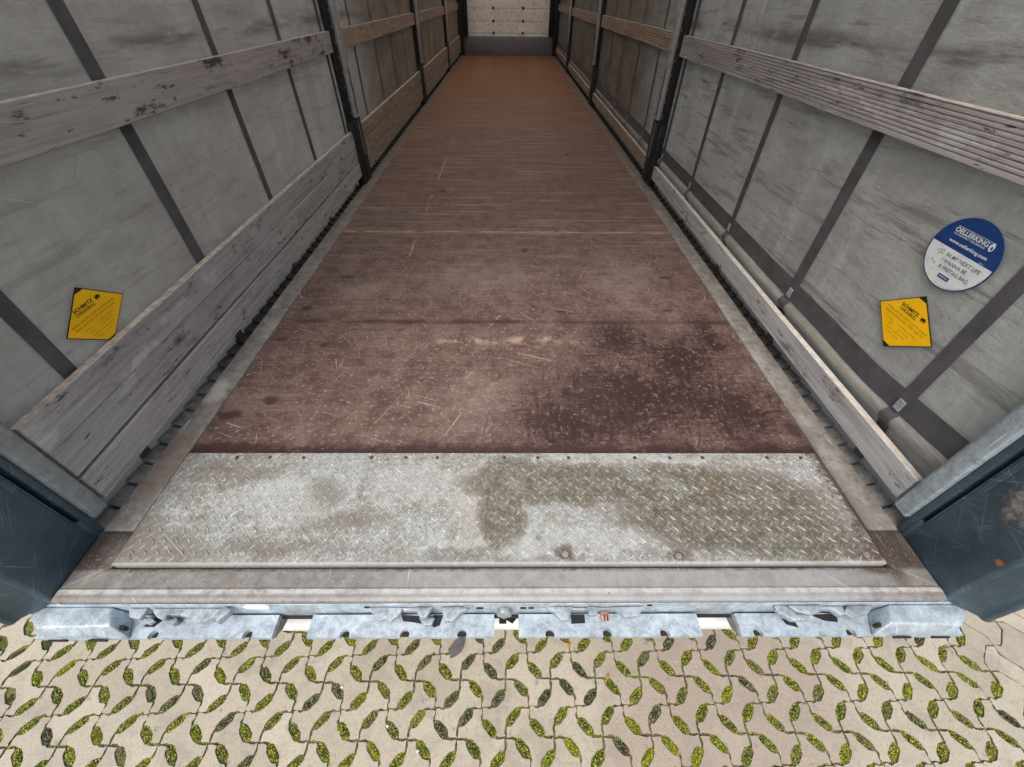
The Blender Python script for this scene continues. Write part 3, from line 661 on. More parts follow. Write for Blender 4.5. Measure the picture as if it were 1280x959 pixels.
# rear sill: four mitred pieces with a rounded rear lip
X2 = 1.245
b = MB()
prof = [(-.0015, -.100), (-.0015, -.0222), (-.010, -.018), (-.0125, -.010), (-.010, -.0035), (-.002, 0.0), (.008, .0012), (.020, .0012), (.026, -.0015), (.0775, -.003), (.0775, -.016), (.084, -.016), (.084, -.1)]
b.prism([(y, z) for y, z in prof], -X2, X2, 'x'); b.obj('rear_sill', 'sill', T, 0)
for sgn in (-1, 1):
    b = MB(); x0, x1 = sgn*W1, sgn*X2
    b.poly([(sgn*(W1-.006), .083, -.05), (x1, .012, -.05), (x1, .189, -.05), (sgn*(W1-.006), .189, -.05),
            (sgn*(W1-.006), .083, .0005), (x1, .022, .0005), (x1, .189, .0015), (sgn*(W1-.006), .189, .0015)],
           [(0, 1, 2, 3), (4, 5, 6, 7), (0, 1, 5, 4), (1, 2, 6, 5), (2, 3, 7, 6), (3, 0, 4, 7)])
    b.obj('sill_corner', 'sill', T, .002)
# galvanised rear face behind the bumper
b = MB(); b.box(-1.30, 1.30, -.010, -.0017, -.125, -.029); b.obj('rear_apron', 'galv', T, .002)
b = MB(); b.box(-1.24, 1.24, -.0085, -.0018, -.0285, -.0225); b.box(-1.25, 1.25, -.0165, -.0101, -.135, -.122); b.obj('shade_strip', 'dark', T)  # dark strips drawn as shadow lines under the lip and behind the plates
# buffer plates with notches
def notched(x0, x1, notches, parent):
    yb, yf, r = -.074, -.0155, .0135
    pts = [(x0, yf), (x0, yb)]
    for c in notches:
        pts += [(c-r*math.cos(a), yb+.006+1.0*r*math.sin(a)) for a in np.linspace(-.45, math.pi+.45, 13)]
    pts += [(x1, yb), (x1, yf)]
    b = MB(); b.prism(pts[::-1], -.116, -.100, 'z'); o = b.obj('buffer_plate', 'galv', parent)
    bb = MB(); bb.box(x0+.01, x1-.01, yb+.0135, yf, -.150, -.1165); bb.obj('notch_shade', 'dark', o)  # dark bar stands for the shade inside the notches
    return o
def gusset(x, parent, w=.006):
    b = MB(); b.prism([(-.0102, -.1165), (-.0735, -.1165), (-.04, -.150), (-.0102, -.160)], x-w/2, x+w/2, 'x'); b.obj('gusset', 'rail', parent, .001, seg=1)
for x0, x1, nn in ((-1.315, -.655, [-.989, -.725]), (-.557, -.029, [-.451, -.282, -.12]), (.042, .566, [.131, .295, .459]), (.678, 1.315, [.727, .995])):
    notched(x0, x1, nn, T)
for x in (-.658, .681): gusset(x, T)
# lower white bar of the underrun guard with a dark bold letter
b = MB(); b.box(-1.0, 1.0, .012, .052, -.36, -.30); wb = b.obj('light_bar', 'white', T, .003)
def text_mb(s, size, bold=.0):
    cu = bpy.data.curves.new('t', 'FONT'); cu.body = s; cu.size = size; cu.offset = bold; cu.resolution_u = 3; cu.align_x = 'CENTER'
    ob = bpy.data.objects.new('t', cu); COL.objects.link(ob); dg = bpy.context.evaluated_depsgraph_get(); dg.update()
    me = bpy.data.meshes.new_from_object(ob.evaluated_get(dg)); v = [tuple(x.co) for x in me.vertices]; f = [tuple(p.vertices) for p in me.polygons]
    bpy.data.objects.remove(ob); bpy.data.curves.remove(cu); bpy.data.meshes.remove(me); return v, f
b = MB(); b.poly([(x-.0+.014, .014+y, -.2985) for x, y in ((-.032, 0), (-.008, 0), (-.008, .012), (.012, 0), (.032, .022), (.032, .034), (-.032, .034))], [(0, 1, 6), (1, 2, 6), (2, 5, 6), (2, 3, 4), (2, 4, 5)])
b.obj('letter_mark', 'ink', wb)
# end buffer blocks
for sgn in (-1, 1):
    b = MB()
    top = [(sgn*1.105, -.011), (sgn*1.075, -.060), (sgn*1.275, -.064), (sgn*1.315, -.030), (sgn*1.315, -.011)]
    bot = [(sgn*1.075, -.011), (sgn*1.045, -.078), (sgn*1.262, -.084), (sgn*1.335, -.040), (sgn*1.335, -.011)]
    n = len(top); b.v = [(x, y, -.040) for x, y in top]+[(x, y, -.0995) for x, y in bot]
    b.f = [tuple(range(n)), tuple(range(n, 2*n))[::-1]]+[(i, (i+1) % n, n+(i+1) % n, n+i) for i in range(n)]; b.mi = [0]*len(b.f)
    o = b.obj('buffer_block', 'galv', T, .006, seg=3)
    for q in range(2):
        bb = MB(); bb.box(*sorted((sgn*(1.10+q*.11), sgn*(1.15+q*.11))), -.0835, -.080, -.094, -.086); bb.obj('slot', 'dark', o)
    bb = MB(); bb.prism([(sgn*1.063+.008*math.cos(a), -.055+.006*math.sin(a)) for a in np.linspace(0, 6.28, 11)[:-1]], -.085, -.066, 'z'); bb.obj('drain_hole', 'dark', o)
# door lock keepers (galvanised castings), each group one part
def keeper(polys, mat='galv_cast'):
    b = MB()
    for pts, z0, z1 in polys:
        c = np.array(pts); 
        b.prism([tuple(p) for p in c], z0, z1, 'z')
    return b
K = [
 [([(-1.062, -.012), (-1.046, -.035), (-1.014, -.04), (-1.008, -.012)], -.066, -.050),
  ([(-.998, -.012), (-.986, -.023), (-.966, -.037), (-.945, -.04), (-.945, -.027), (-.915, -.029), (-.885, -.034), (-.86, -.046), (-.836, -.048), (-.809, -.032), (-.786, -.012)], -.072, -.052),
  ([(-1.028, -.038), (-1.004, -.045), (-.991, -.036), (-1.007, -.028), (-1.028, -.024)], -.092, -.078),
  ([(-.96, -.039), (-.934, -.047), (-.925, -.035), (-.938, -.024), (-.959, -.024)], -.095, -.078),
  ([(-.806, -.033), (-.79, -.052), (-.762, -.021), (-.785, -.012)], -.060, -.036)],
 [([(-.387, -.012), (-.353, -.046), (-.344, -.047), (-.33, -.04), (-.315, -.048), (-.295, -.03), (-.286, -.012)], -.066, -.048),
  ([(-.254, -.013), (-.243, -.029), (-.232, -.04), (-.217, -.037), (-.203, -.012)], -.066, -.046),
  ([(-.245, -.030), (-.228, -.050), (-.205, -.048), (-.198, -.030)], -.094, -.078),
  ([(-.179, -.012), (-.166, -.048), (-.142, -.047), (-.119, -.024), (-.102, -.02), (-.107, -.012)], -.068, -.046),
  ([(-.29, -.012), (-.285, -.020), (-.25, -.020), (-.25, -.012)], -.070, -.050)],
 [([(.121, -.012), (.123, -.02), (.139, -.023), (.16, -.048), (.184, -.045), (.197, -.012)], -.066, -.046),
  ([(.237, -.012), (.239, -.034), (.263, -.034), (.271, -.012)], -.066, -.048), ([(.190, -.012), (.192, -.018), (.245, -.018), (.245, -.012)], -.070, -.054), ([(.262, -.012), (.262, -.018), (.312, -.018), (.312, -.012)], -.070, -.054),
  ([(.301, -.018), (.32, -.022), (.34, -.04), (.379, -.036), (.402, -.012), (.308, -.012)], -.066, -.046)],
 [([(.774, -.012), (.776, -.03), (.807, -.051), (.854, -.05), (.86, -.039), (.825, -.034), (.805, -.012)], -.060, -.042),
  ([(.812, -.012), (.83, -.029), (.863, -.037), (.896, -.029), (.908, -.012)], -.066, -.040),
  ([(.902, -.018), (.943, -.02), (.956, -.037), (.973, -.033), (.974, -.012), (.912, -.012)], -.072, -.050),
  ([(.985, -.012), (.966, -.029), (.98, -.044), (1.033, -.033), (1.055, -.017), (1.055, -.012)], -.066, -.044)],
]
def bumpy(o, amp=.003, sc=30, cuts=1):
    bm = bmesh.new(); bm.from_mesh(o.data)
    bmesh.ops.triangulate(bm, faces=bm.faces)
    bmesh.ops.subdivide_edges(bm, edges=bm.edges, cuts=cuts, use_grid_fill=True)
    for v in bm.verts:
        q = Vector(v.co)*sc; v.co += Vector((mnoise.noise(q), mnoise.noise(q+Vector((9, 0, 0))), mnoise.noise(q+Vector((0, 7, 0)))))*amp
    bm.to_mesh(o.data); bm.free(); o.data.polygons.foreach_set('use_smooth', [True]*len(o.data.polygons)); o.data.set_sharp_from_angle(angle=rad(50))
for polys in K:
    o = keeper(polys).obj('lock_keeper', 'galv_cast', T, .0022, seg=2); bumpy(o, .0016, 60)
for pts in ([(-.300, -.0175), (-.292, -.033), (-.265, -.036), (-.238, -.040), (-.246, -.020)], [(-.205, -.0175), (-.214, -.040), (-.20, -.050), (-.185, -.044), (-.178, -.0175)], 
            [(-1.008, -.0175), (-1.03, -.045), (-1.00, -.046), (-.985, -.030)], [(.812, -.030), (.818, -.045), (.850, -.0535), (.846, -.036)], [(.90, -.020), (.935, -.036), (.972, -.040), (.98, -.0175)], [(.195, -.0175), (.195, -.042), (.235, -.040), (.235, -.0175)]):
    b = MB(); b.prism(pts, -.0998, -.0985, 'z'); b.obj('cavity_shade', 'dark', T)  # flat dark patches stand for shade in the keeper cavities
b = MB(); b.box(.273, .298, -.047, -.024, -.062, -.050); o = b.obj('keeper_insert', 'copper', T, .003)
b = MB(); b.box(.281, .284, -.0475, -.032, -.0499, -.0478); b.box(.289, .292, -.0475, -.032, -.0499, -.0478); b.obj('slot', 'dark', o)
for (x, y, rx, ry) in ():
    b = MB(); b.prism([(x+rx*math.cos(a), y+ry*math.sin(a)) for a in np.linspace(0, 6.28, 13)[:-1]], -.0998, -.0990, 'z'); b.obj('drain_hole', 'dark', T)
# bolts / ovals on the apron
for x, z, w_, m in ((-.70, -.045, .038, 'white'), (-.39, -.05, .009, 'dark'), (-.07, -.06, .011, 'dark'), (.0, -.085, .014, 'dark'), (.055, -.06, .010, 'dark'), (.078, -.06, .009, 'dark'), (.415, -.04, .008, 'dark'), (-.10, -.045, .013, 'galv_cast'), (.115, -.05, .015, 'galv_cast'), (.405, -.055, .012, 'galv_cast')):
    b = MB(); b.prism([(x+w_*math.cos(a), z+w_*.42*math.sin(a)) for a in np.linspace(0, 6.28, 17)[:-1]], -.0135, -.010, 'y'); b.obj('bolt_head' if m == 'galv_cast' else 'cover_plate' if m == 'white' else 'vent_hole', m, T, .0008, seg=1)
b = MB(); b.prism([(.0+.02*math.cos(a), -.075+.025*math.sin(a)) for a in np.linspace(0, 6.28, 17)[:-1]], -.028, -.010, 'y'); o = b.obj('bracket', 'galv_cast', T, .003); bumpy(o, .003, 60)

# corner posts
for sgn in (-1, 1):
    b = MB(); X = lambda v: sgn*v
    main = [(1.2475, .165), (1.2475, .0005), (1.254, -.008), (1.261, -.010), (1.264, -.004), (1.322, -.046), (1.324, -.056), (1.334, -.062), (1.344, -.060), (1.372, -.050), (1.372, .165)]
    b.prism([(X(x), y) for x, y in main], -.03, 2.7, 'z')
    post = b.obj('corner_post', 'navy', T, .003)
    b = MB(); b.box(*sorted((X(1.2475), X(1.372))), .1655, .1705, -.02, 2.7)
    b.box(*sorted((X(1.272), X(1.372))), .1708, .1845, .09, 2.7); b.box(*sorted((X(1.2475), X(1.372))), .1708, .1845, -.02, .085)
    b.box(*sorted((X(1.2475), X(1.372))), .1848, .2035, -.02, 2.7)
    b.obj('slotted_flange', 'navy', post, .0015)
    b = MB(); b.box(*sorted((X(1.2715), X(1.275))), .171, .1842, .09, 2.7); b.obj('slot', 'dark', post)
    for z in (.45, .75): 
        b = MB(); b.box(*sorted((X(1.2455), X(1.2472))), .150, .1640, z-.16, z); b.obj('hinge_plate', 'navy', post, .0006, seg=1)
    b = MB(); b.prism([(X(1.232), .206), (X(1.30), .206), (X(1.30), .262), (X(1.246), .262), (X(1.232), .250)], .058, 2.7, 'z'); b.obj('galvanised_post', 'galv_dull' if sgn < 0 else 'galv', T, .004)

# sliding side posts
def side_post(sgn, y0):
    X = lambda v: sgn*v
    b = MB()
    b.box(*sorted((X(1.225), X(1.285))), y0-.115, y0+.10, -.01, .46)       # foot casting
    b.box(*sorted((X(1.215), X(1.285))), y0-.035, y0+.085, .02, .47)
    b.box(*sorted((X(1.240), X(1.285))), y0-.10, y0+.10, .46, 2.62)
    b.box(*sorted((X(1.226), X(1.240))), y0-.10, y0-.07, .10, 2.62)
    p = b.obj('side_post', 'black', T, .003)
    b = MB(); b.box(*sorted((X(1.208), X(1.2395))), y0-.020, y0+.065, .475, 2.62); f = b.obj('inner_profile', 'postmetal', p, .004)
    b = MB(); b.box(*sorted((X(1.2065), X(1.2079))), y0+.012, y0+.030, .50, .80); b.obj('slot', 'dark', f)
    b = MB(); b.box(*sorted((X(1.2135), X(1.2149))), y0+.0, y0+.022, .20, .45); b.obj('slot', 'rail', p)
    for k, z in enumerate(np.arange(.52, 1.5, .085)):
        b = MB(); cy = y0-.082+(.004 if k % 2 else -.004)
        b.prism([(cy+.006*math.cos(a), z+.006*math.sin(a)) for a in np.linspace(0, 6.28, 9)[:-1]], X(1.2258), X(1.2225), 'x'); b.obj('rivet', 'rivet', p)
    # slat pockets
    for z0, z1 in ((.86, 1.03), (.05, .42)):
        for yy in (y0-.135, y0+.09):
            b = MB(); b.box(*sorted((X(1.236), X(1.240))), yy, yy+.012, z0, z1); b.obj('slat_pocket', 'black', p)
PY = [3.455, 6.915, 10.38]
for sgn in (-1, 1):
    for y in PY: side_post(sgn, y)

# curtains
def cz(zn, y): return zn
def prof_x(z):
    pts = [(-.05, 1.300), (.10, 1.290), (.150, 1.284), (.172, 1.279), (.184, 1.264), (.196, 1.259), (.208, 1.260), (.219, 1.268), (.226, 1.276), (.24, 1.277), (2.65, 1.277)]
    return float(np.interp(z, [p[0] for p in pts], [p[1] for p in pts]))
def lift(y, z): # the bottom roll climbs a little near the corner post
    return z+(.030*max(0, min(1, (.62-y)/.35))*min(1, max(0, (z-.08)/.1)) if z < .4 else 0)
def wrink(sgn, y, z):
    return .0035*mnoise.noise(Vector((y*1.7, z*1.1, sgn*5)))+.0016*mnoise.noise(Vector((y*6, z*2.4+y*1.0, sgn*9)))
zs = [-.05, .02, .08, .12, .15, .165, .178, .185, .190, .198, .205, .212, .218, .226, .24, .27, .31, .35]+list(np.arange(.4, 2.7, .05))
ys = list(np.arange(.22, 13.46, .06))
CT = {}
for sgn in (-1, 1):
    Y, Z = np.meshgrid(ys, zs); XX = np.array([[sgn*(prof_x(z)+wrink(sgn, y, z)) for y in ys] for z in zs]); Z = np.array([[lift(y, z) for y in ys] for z in zs])
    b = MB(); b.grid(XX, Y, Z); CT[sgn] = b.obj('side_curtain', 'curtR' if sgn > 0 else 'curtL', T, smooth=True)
    tag(CT[sgn], 'grey tarpaulin curtain with dark vertical belts on the %s side' % ('right' if sgn > 0 else 'left'))
    for k in range(19):
        yc = .482+.699*k
        b = MB(); wd = .0235 if k != 1 else .030
        zz = [z for z in zs if z >= -.05]
        yy = np.array([yc-wd, yc-wd*.5, yc, yc+wd*.5, yc+wd]); sk = lambda z: 0.0
        XX = np.array([[sgn*(prof_x(z)+wrink(sgn, y, z)-.0035) for y in yy] for z in zz]); YY, _ = np.meshgrid(yy, zz); ZZ = np.array([[lift(y, z) for y in yy] for z in zz])
        b.grid(XX, YY, ZZ); b.obj('belt', 'strap', CT[sgn], smooth=True)
        b = MB()
        xx = sgn*(prof_x(.3)-.006)
        zb = lift(yc, .265)
        b.box(*sorted((xx, xx-sgn*.004)), yc-.013, yc+.013, zb-.028, zb+.012); o = b.obj('buckle_plate', 'galv_cast', CT[sgn], .001, seg=1)
        b = MB()
        for dz in (-.018, .010): b.box(*sorted((xx-sgn*.0041, xx-sgn*.006)), yc-.005, yc+.005, zb+dz-.004, zb+dz+.004)
        b.obj('rivet', 'screw', o) if False else None
    # horizontal belt band
    zb_ = [.228, .25, .28, .308]
    XX = np.array([[sgn*(prof_x(z)+wrink(sgn, y, z)-.0022) for y in ys] for z in zb_]); YY, _ = np.meshgrid(ys, zb_); ZZ = np.array([[lift(y, z) for y in ys] for z in zb_])
    b = MB(); b.grid(XX, YY, ZZ); b.obj('hem_band', 'strap', CT[sgn], smooth=True)

# bulkhead
b = MB(); z = .375
b.box(-1.03, 1.03, FL-.02, FL+.03, .36, 2.62)
fw = b.obj('front_wall', 'bulk', T)
for z in (.45, .68, .92, 1.15, 1.38):
    b = MB(); b.box(-1.03, 1.03, FL-.0215, FL-.020, z-.003, z+.003); b.obj('seam', 'rail', fw)
    for x in (-.38, .37):
        b = MB(); b.prism([(x+.028*math.cos(a), z+.035*math.sin(a)) for a in np.linspace(0, 6.28, 13)[:-1]], FL-.024, FL-.0216, 'y'); b.obj('fixing', 'dark', fw)
b = MB(); b.box(-1.145, 1.145, FL-.06, FL-.0225, .0, .385); kp = b.obj('kick_plate', 'kick', fw, .004)
b = MB()
for x in np.arange(-1.08, 1.1, .18):
    for z in (.03, .35): b.prism([(x+.010*math.cos(a), z+.010*math.sin(a)) for a in np.linspace(0, 6.28, 9)[:-1]], FL-.064, FL-.0605, 'y')
b.obj('rivet', 'rivet', kp)
for sgn in (-1, 1):
    b = MB(); b.box(*sorted((sgn*1.032, sgn*1.145)), FL-.14, FL+.03, .388, 2.65); b.box(*sorted((sgn*1.148, sgn*1.30)), FL-.16, FL+.03, -.05, 2.65)
    b.obj('front_corner_post', 'black', T, .004)
# roof
ys2 = np.linspace(-.02, FL+.03, 60); xs2 = np.linspace(-1.33, 1.33, 12)
YY, XX = np.meshgrid(ys2, xs2); ZZ = 2.70+.05*(1-(XX/1.33)**2)
b = MB(); b.grid(XX, YY, ZZ); b.obj('roof_tarp', 'roof', T, smooth=True)
for sgn in (-1, 1):
    b = MB(); b.box(*sorted((sgn*1.24, sgn*1.34)), 0, FL+.03, 2.60, 2.70); b.obj('roof_rail', 'galv_dull', T, .004)
for y in (1.9, 3.455, 5.2, 6.915, 8.6, 10.38, 12.0):
    b = MB(); b.box(-1.24, 1.24, y-.02, y+.02, 2.64, 2.68); b.obj('roof_bow', 'galv_dull', T)
b = MB(); b.box(-1.30, 1.30, -.02, .06, 2.72, 2.80); b.obj('rear_header', 'navy', T, .004)
for x in (-.55, .55):
    b = MB(); b.box(x-.06, x+.06, .35, 13.4, -.50, -.06); b.obj('chassis_beam', 'rail', T, .003)

# ------------------------------------------------------------------ wooden slats (lift-out, top-level)
def slat(sgn, y0, y1, z0, z1, mat, edge, ribs=0, label='', thick=.026, xf=1.236):
    r = empty('wooden_slat', (sgn*xf, (y0+y1)/2, z0)); tag(r, label, 'slat', 'wooden slats along the trailer sides')
    b = MB(); X = lambda v: sgn*v
    # cross-section polygon (x,z) with grooves on the inner face
    pts = [(xf, z0+.002), ]
    if ribs:
        h = (z1-z0-.010)/ribs
        for k in range(ribs):
            a = z0+.005+k*h
            pts += [(xf, a+h*.10), (xf, a+h*.62), (xf+.0030, a+h*.72), (xf+.0030, a+h*.92)]
    pts += [(xf, z1-.002), (xf+.002, z1), (xf+thick, z1), (xf+thick, z0), (xf+.002, z0)]
    n = len(pts); N = 26
    yy = np.linspace(y0, y1, N); bow = lambda y: .004*mnoise.noise(Vector((y*.8, z0*9, sgn*3)))
    cx, cy, cz_ = r.location
    for y in yy:
        for x, z in pts: b.v.append((sgn*(x+bow(y))-cx, y-cy, z+.003*mnoise.noise(Vector((y*.7, z0*5, sgn)))-cz_))
    top_i = len(pts)-4  # segment from (xf+.002,z1) to (xf+thick,z1)
    for k in range(N-1):
        for q in range(n):
            q2 = (q+1) % n; b.f.append((k*n+q, k*n+q2, (k+1)*n+q2, (k+1)*n+q)); b.mi.append(1 if q == top_i else 0)
    b.f += [tuple(range(n)), tuple((N-1)*n+q for q in range(n))]; b.mi += [0, 0]
    b.obj('board', [mat, edge], r)
    return r
bays = [(.265, 3.325), (3.58, 6.79), (7.04, 10.25), (10.50, 13.27)]
bn = ['rearmost bay', 'second bay from the open rear', 'third bay from the open rear', 'bay beside the front wall']
for k, (a, c) in enumerate(bays):
    n_ = k == 0
    slat(-1, a, c, .892, 1.008, 'wood_smudged' if n_ else 'wood_far', 'edge', 0, ('smudged upper wooden slat crossing the left curtain in the ' if n_ else 'shade-tinted brown upper wooden slat crossing the left curtain in the ')+bn[k])
    slat(-1, a, c, .294 if n_ else .297, .402, 'wood' if n_ else 'wood_far', 'edge', 0, ('grey weathered top slat of the left lower wall in the ' if n_ else 'shade-tinted brown top slat of the left lower wall in the ')+bn[k])
    slat(-1, a, c, .188, .2925 if n_ else .284, 'wood' if n_ else 'wood_far', 'wood', 0, ('smooth middle slat of the left lower wall in the ' if n_ else 'shade-tinted brown middle slat of the left lower wall in the ')+bn[k])
    slat(-1, a, c, .074, .1775, 'wood_ribbed' if n_ else 'wood_far', 'wood', 10 if n_ else 0, ('ribbed bottom slat of the left lower wall in the ' if n_ else 'shade-tinted brown bottom slat of the left lower wall in the ')+bn[k])
    slat(1, a, c, .892, 1.008, 'wood_ribbed_dark' if n_ else 'wood_far', 'edge', 9 if n_ else 6, ('ribbed upper wooden slat crossing the right curtain in the ' if n_ else 'shade-tinted brown upper wooden slat crossing the right curtain in the ')+bn[k])
    slat(1, a, c, .072, .168, 'wood_pale' if n_ else 'wood_far', 'edge_white' if n_ else 'edge', 0, ('pale low slat with bleached top edge along the right floor edge in the ' if n_ else 'shade-tinted brown low slat along the right floor edge in the ')+bn[k])

# ------------------------------------------------------------------ stickers
def place_flat(b, v, f, sgn, y0, z0, x, mi, sy=1, sz=1, shear=0):
    # text plane (u right, v up) -> wall: on the left wall u=+y, on the right wall u=-y
    d = 1 if sgn < 0 else -1
    b.poly([(sgn*x, y0+d*u*sy, z0+w_*sz) for u, w_, _ in v], f, mi)
BULL = [(-.5, .12), (-.62, .30), (-.60, .42), (-.52, .26), (-.40, .22), (-.20, .34), (.05, .36), (.30, .30), (.48, .14), (.60, .22), (.56, .02), (.46, -.10), (.44, -.38), (.34, -.36), (.34, -.14), (.10, -.10), (-.06, -.16), (-.10, -.42), (-.20, -.40), (-.18, -.14), (-.34, -.16), (-.46, -.30), (-.54, -.22), (-.48, -.02)]
def fit_text(b, s, sgn, ya, yb, zb, cap, x, mi, bold=0):
    v, f = text_mb(s, 1.0, bold); u = [p[0] for p in v]; h, _ = text_mb('H', 1.0)
    hh = max(p[1] for p in h); u0, u1 = min(u), max(u)
    b.poly([(sgn*x, ya+(p[0]-u0)/(u1-u0)*(yb-ya), zb+p[1]/hh*cap) for p in v], f, mi)
def yellow(sgn, corners):
    b = MB(); X = 1.2675 if sgn > 0 else 1.2675
    ctr = np.mean(corners, 0)
    def ring(s, x, mi): 
        pts = [(sgn*x, ctr[0]+(p[0]-ctr[0])*s, ctr[1]+(p[1]-ctr[1])*s) for p in corners]; b.poly(pts, [(0, 1, 2, 3)], mi)
    # body with thickness: black border, yellow face
    c4 = [tuple(p) for p in corners]
    b.prism(c4, sgn*(X+.0012), sgn*X, 'x', 1)
    ring(.965, X-.0004, 0)
    for p, q, r_ in ((0, 1, 3), (2, 1, 3)):   # black corners, top and bottom
        P0 = np.array(corners[p]); A = P0+(np.array(corners[q])-P0)*.16; B = P0+(np.array(corners[r_])-P0)*.16
        b.poly([(sgn*(X-.0007), *P0), (sgn*(X-.0007), *A), (sgn*(X-.0007), *B)], [(0, 1, 2)], 1)
    d = 1 if sgn < 0 else -1
    def txt(s, size, u, v_, mi, bold=0, sy=1):
        v, f = text_mb(s, size, bold); place_flat(b, v, f, sgn, ctr[0]+d*u, ctr[1]+v_, X-.0009, mi, sy=sy)
    L_ = sgn < 0
    fit_text(b, 'SCHMITZ', sgn, *((.604, .680) if L_ else (.698, .628)), .5205 if L_ else .5065, .0098, X-.0009, 1, .025)
    fit_text(b, 'CARGOBULL', sgn, *((.604, .680) if L_ else (.697, .627)), .5085 if L_ else .4945, .0088, X-.0009, 1, .015)
    by, bz = (.698, .522) if L_ else (.607, .508)
    b.poly([(sgn*(X-.0009), by+d*u*.0175, bz+w_*.020) for u, w_ in BULL], [tuple(range(len(BULL)))], 1)
    e = 0 if L_ else -.0105
    Q = lambda a, c: (a, c) if L_ else (1.306-a, 1.306-c)
    fit_text(b, 'Aufbau nach EN 12642 Code XL geprüft', sgn, *Q(.568, .742), .490+e, .0062, X-.0009, 2, .004)
    fit_text(b, 'Body certified to EN 12642 Code XL', sgn, *Q(.574, .735), .478+e, .0062, X-.0009, 2, .004)
    for t_, a, c, z_ in (('Aufbautyp:', .590, .620, .463), ('Spriegelaufbau mit Schiebeplane', .650, .720, .463), ('Zertifikat', .600, .625, .451), ('nach VDI 2700', .655, .700, .451), ('Nutzlast', .610, .632, .439), ('Ladungssicherung mit Bordwand', .640, .695, .439), ('gültig ab', .622, .640, .427), ('0,4 FN', .650, .672, .427)):
        fit_text(b, t_, sgn, *Q(a, c), z_+e, .0040, X-.0009, 2)
    o = b.obj('sticker', ['yellow', 'ink', 'ink_faint'], CT[sgn])
    tag(o, 'yellow square sticker standing on its corner with black print, on the %s curtain' % ('left' if sgn < 0 else 'right'))
yellow(-1, [(.661, .578), (.780, .484), (.650, .390), (.538, .481)])
yellow(1, [(.650, .567), (.531, .466), (.656, .370), (.772, .473)])
# oval sticker
b = MB(); cy, cz0 = .648, .698; ry, rz = .104, .096; X = 1.266
N = 48; circ = [(cy+ry*math.cos(a), cz0+rz*math.sin(a)) for a in np.linspace(0, 2*math.pi, N+1)[:-1]]
b.prism(circ, X+.0015, X, 'x', 0)
b.poly([(X-.0003, cy+(y-cy)*.965, cz0+(z-cz0)*.965) for y, z in circ], [tuple(range(N))], 0)
low = [(y, z) for y, z in [(cy+ry*.965*math.cos(a), cz0+rz*.965*math.sin(a)) for a in np.linspace(math.pi*.985, 2.015*math.pi, 30)]]
b.poly([(X-.0006, y, z) for y, z in low], [tuple(range(30))], 1)
def txr(s, size, u, v_, mi, bold=0, sy=1):
    v, f = text_mb(s, size, bold); place_flat(b, v, f, 1, cy-u, cz0+v_, X-.0009, mi, sy=sy)
fo = lambda t_, a, c, z_, cap, mi, bold=0: fit_text(b, t_, 1, a, c, z_, cap, X-.0009, mi, bold)
fo('OELLERKING', .709, .603, .7435, .0115, 1, .025)
fo('PLANENWELT OELLERKING', .706, .606, .7365, .0042, 1, .012)
fo('www.oellerking.com', .706, .581, .7165, .0085, 1, .022)
b.poly([(X-.0009, y_, z_) for y_, z_ in ((.708, .7575), (.588, .7575), (.588, .7585), (.708, .7585))], [(0, 1, 2, 3)], 1)
b.poly([(X-.0009, .592-.0075*math.cos(a), .7475+.0105*math.sin(a)) for a in np.linspace(0, 6.28, 15)[:-1]], [tuple(range(14))], 1)
b.poly([(X-.0011, .5905-.003*math.cos(a), .7455+.0050*math.sin(a)) for a in np.linspace(0, 6.28, 11)[:-1]], [tuple(range(10))], 0)
fo('10/2019', .592, .580, .7045, .0028, 1)
fo('IN MY NEXT LIFE', .682, .570, .681, .0098, 2, .018)
fo('I WANNA BE', .684, .600, .6645, .0098, 2, .018)
fo('A FREITAG BAG.', .682, .577, .6480, .0098, 2, .018)
b.poly([(X-.0008, y_, z_) for y_, z_ in ((.664, .6265), (.627, .6265), (.627, .6375), (.664, .6375))], [(0, 1, 2, 3)], 0)
fo('FREITAG', .660, .631, .6300, .0042, 1, .01)
# little doodles on the left of the slogan
def stroke(pts, w_=.0012, mi=2):
    for (u0, v0), (u1, v1) in zip(pts[:-1], pts[1:]):
        d = Vector((u1-u0, v1-v0)); 
        if d.length == 0: continue
        n = Vector((-d.y, d.x)).normalized()*w_/2
        b.poly([(X-.0009, cy-q[0], cz0+q[1]) for q in ((u0+n.x, v0+n.y), (u1+n.x, v1+n.y), (u1-n.x, v1-n.y), (u0-n.x, v0-n.y))], [(0, 1, 2, 3)], mi)
stroke([(-.058+.007*math.cos(a), -.013+.006*math.sin(a)) for a in np.linspace(0, 6.3, 14)], .0009)
stroke([(-.050+.005*math.cos(a), -.012+.006*math.sin(a)) for a in np.linspace(0, 6.3, 12)], .0009)
stroke([(-.066, -.040), (-.062, -.037), (-.063, -.042), (-.056, -.044), (-.053, -.041)], .0014)
stroke([(-.054, -.044), (-.051, -.049), (-.047, -.042)], .0014)
stroke([(.066-.118*t, -.088+.020*(2*t-1)**2) for t in np.linspace(0, .62, 9)], .0006)
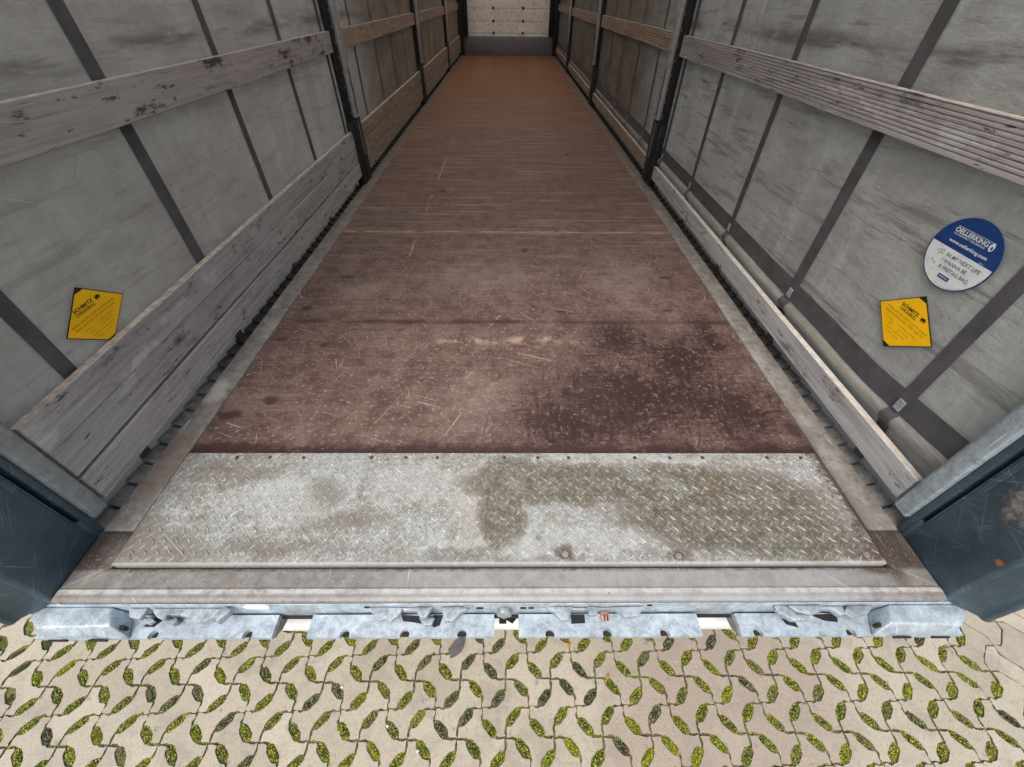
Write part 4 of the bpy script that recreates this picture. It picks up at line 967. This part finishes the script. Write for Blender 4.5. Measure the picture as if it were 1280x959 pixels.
o = b.obj('sticker', ['blue', 'swhite', 'grayink'], CT[1]); tag(o, 'oval blue and white sticker with lettering above the yellow sticker on the right curtain')

# ------------------------------------------------------------------ small litter on the paving
def leafobj(name, x, y, L, Wd, ang, mat, label, z=GZ+.004, cat='leaf'):
    r = MB(); n = 9; P = []
    for k in range(n):
        u = k/(n-1); w_ = Wd*math.sin(math.pi*u)**.8*(1 if k not in (0, n-1) else 0)+.0004
        P.append((u*L-L/2, w_, .004*math.sin(3*u))); 
    up = P; dn = [(a, -c, d+.001) for a, c, d in P]; md = [(a, 0, d-.0012) for a, c, d in P]
    vs = up+md+dn; f = []
    for k in range(n-1): f += [(k, k+1, n+k+1, n+k), (n+k, n+k+1, 2*n+k+1, 2*n+k)]
    r.poly(vs, f); o = r.obj(name, mat); o.location = (x, y, z); o.rotation_euler = (0, 0, ang); tag(o, label, cat); return o
leafobj('dry_leaf', .325, .165, .035, .008, 1.1, 'leaf', 'small orange dry leaf in green moss right of centre')
leafobj('wet_leaf', -.245, .160, .12, .030, 1.0, 'wetleaf', 'large grey wet leaf lying on a paving block beside the galvanised buffer plate')
leafobj('dry_leaf', .50, .028, .04, .005, .9, 'leaf', 'thin tan leaf lying across a moss gap on the brownish paving')
def peb(x, y, s, label):
    bm = bmesh.new(); bmesh.ops.create_icosphere(bm, subdivisions=2, radius=s)
    for v in bm.verts: v.co = Vector((v.co.x, v.co.y*.8, v.co.z*.6))*(1+.25*mnoise.noise(v.co*90+Vector((x*9, 0, 0))))
    me = bpy.data.meshes.new('pebble'); bm.to_mesh(me); bm.free(); me.materials.append(MAT['pebble']); me.polygons.foreach_set('use_smooth', [True]*len(me.polygons))
    o = bpy.data.objects.new('pebble', me); COL.objects.link(o); o.location = (x, y, GZ+.003); tag(o, label, 'pebble'); return o
peb(-.785, -.005, .007, 'white pebble in the moss left of centre below the buffer plates')
peb(-.535, -.150, .008, 'round grey pebble half sunk in moss, nearest of three to the centre')
peb(-.385, -.235, .008, 'white pebble at the bottom of the photo in bright green moss')
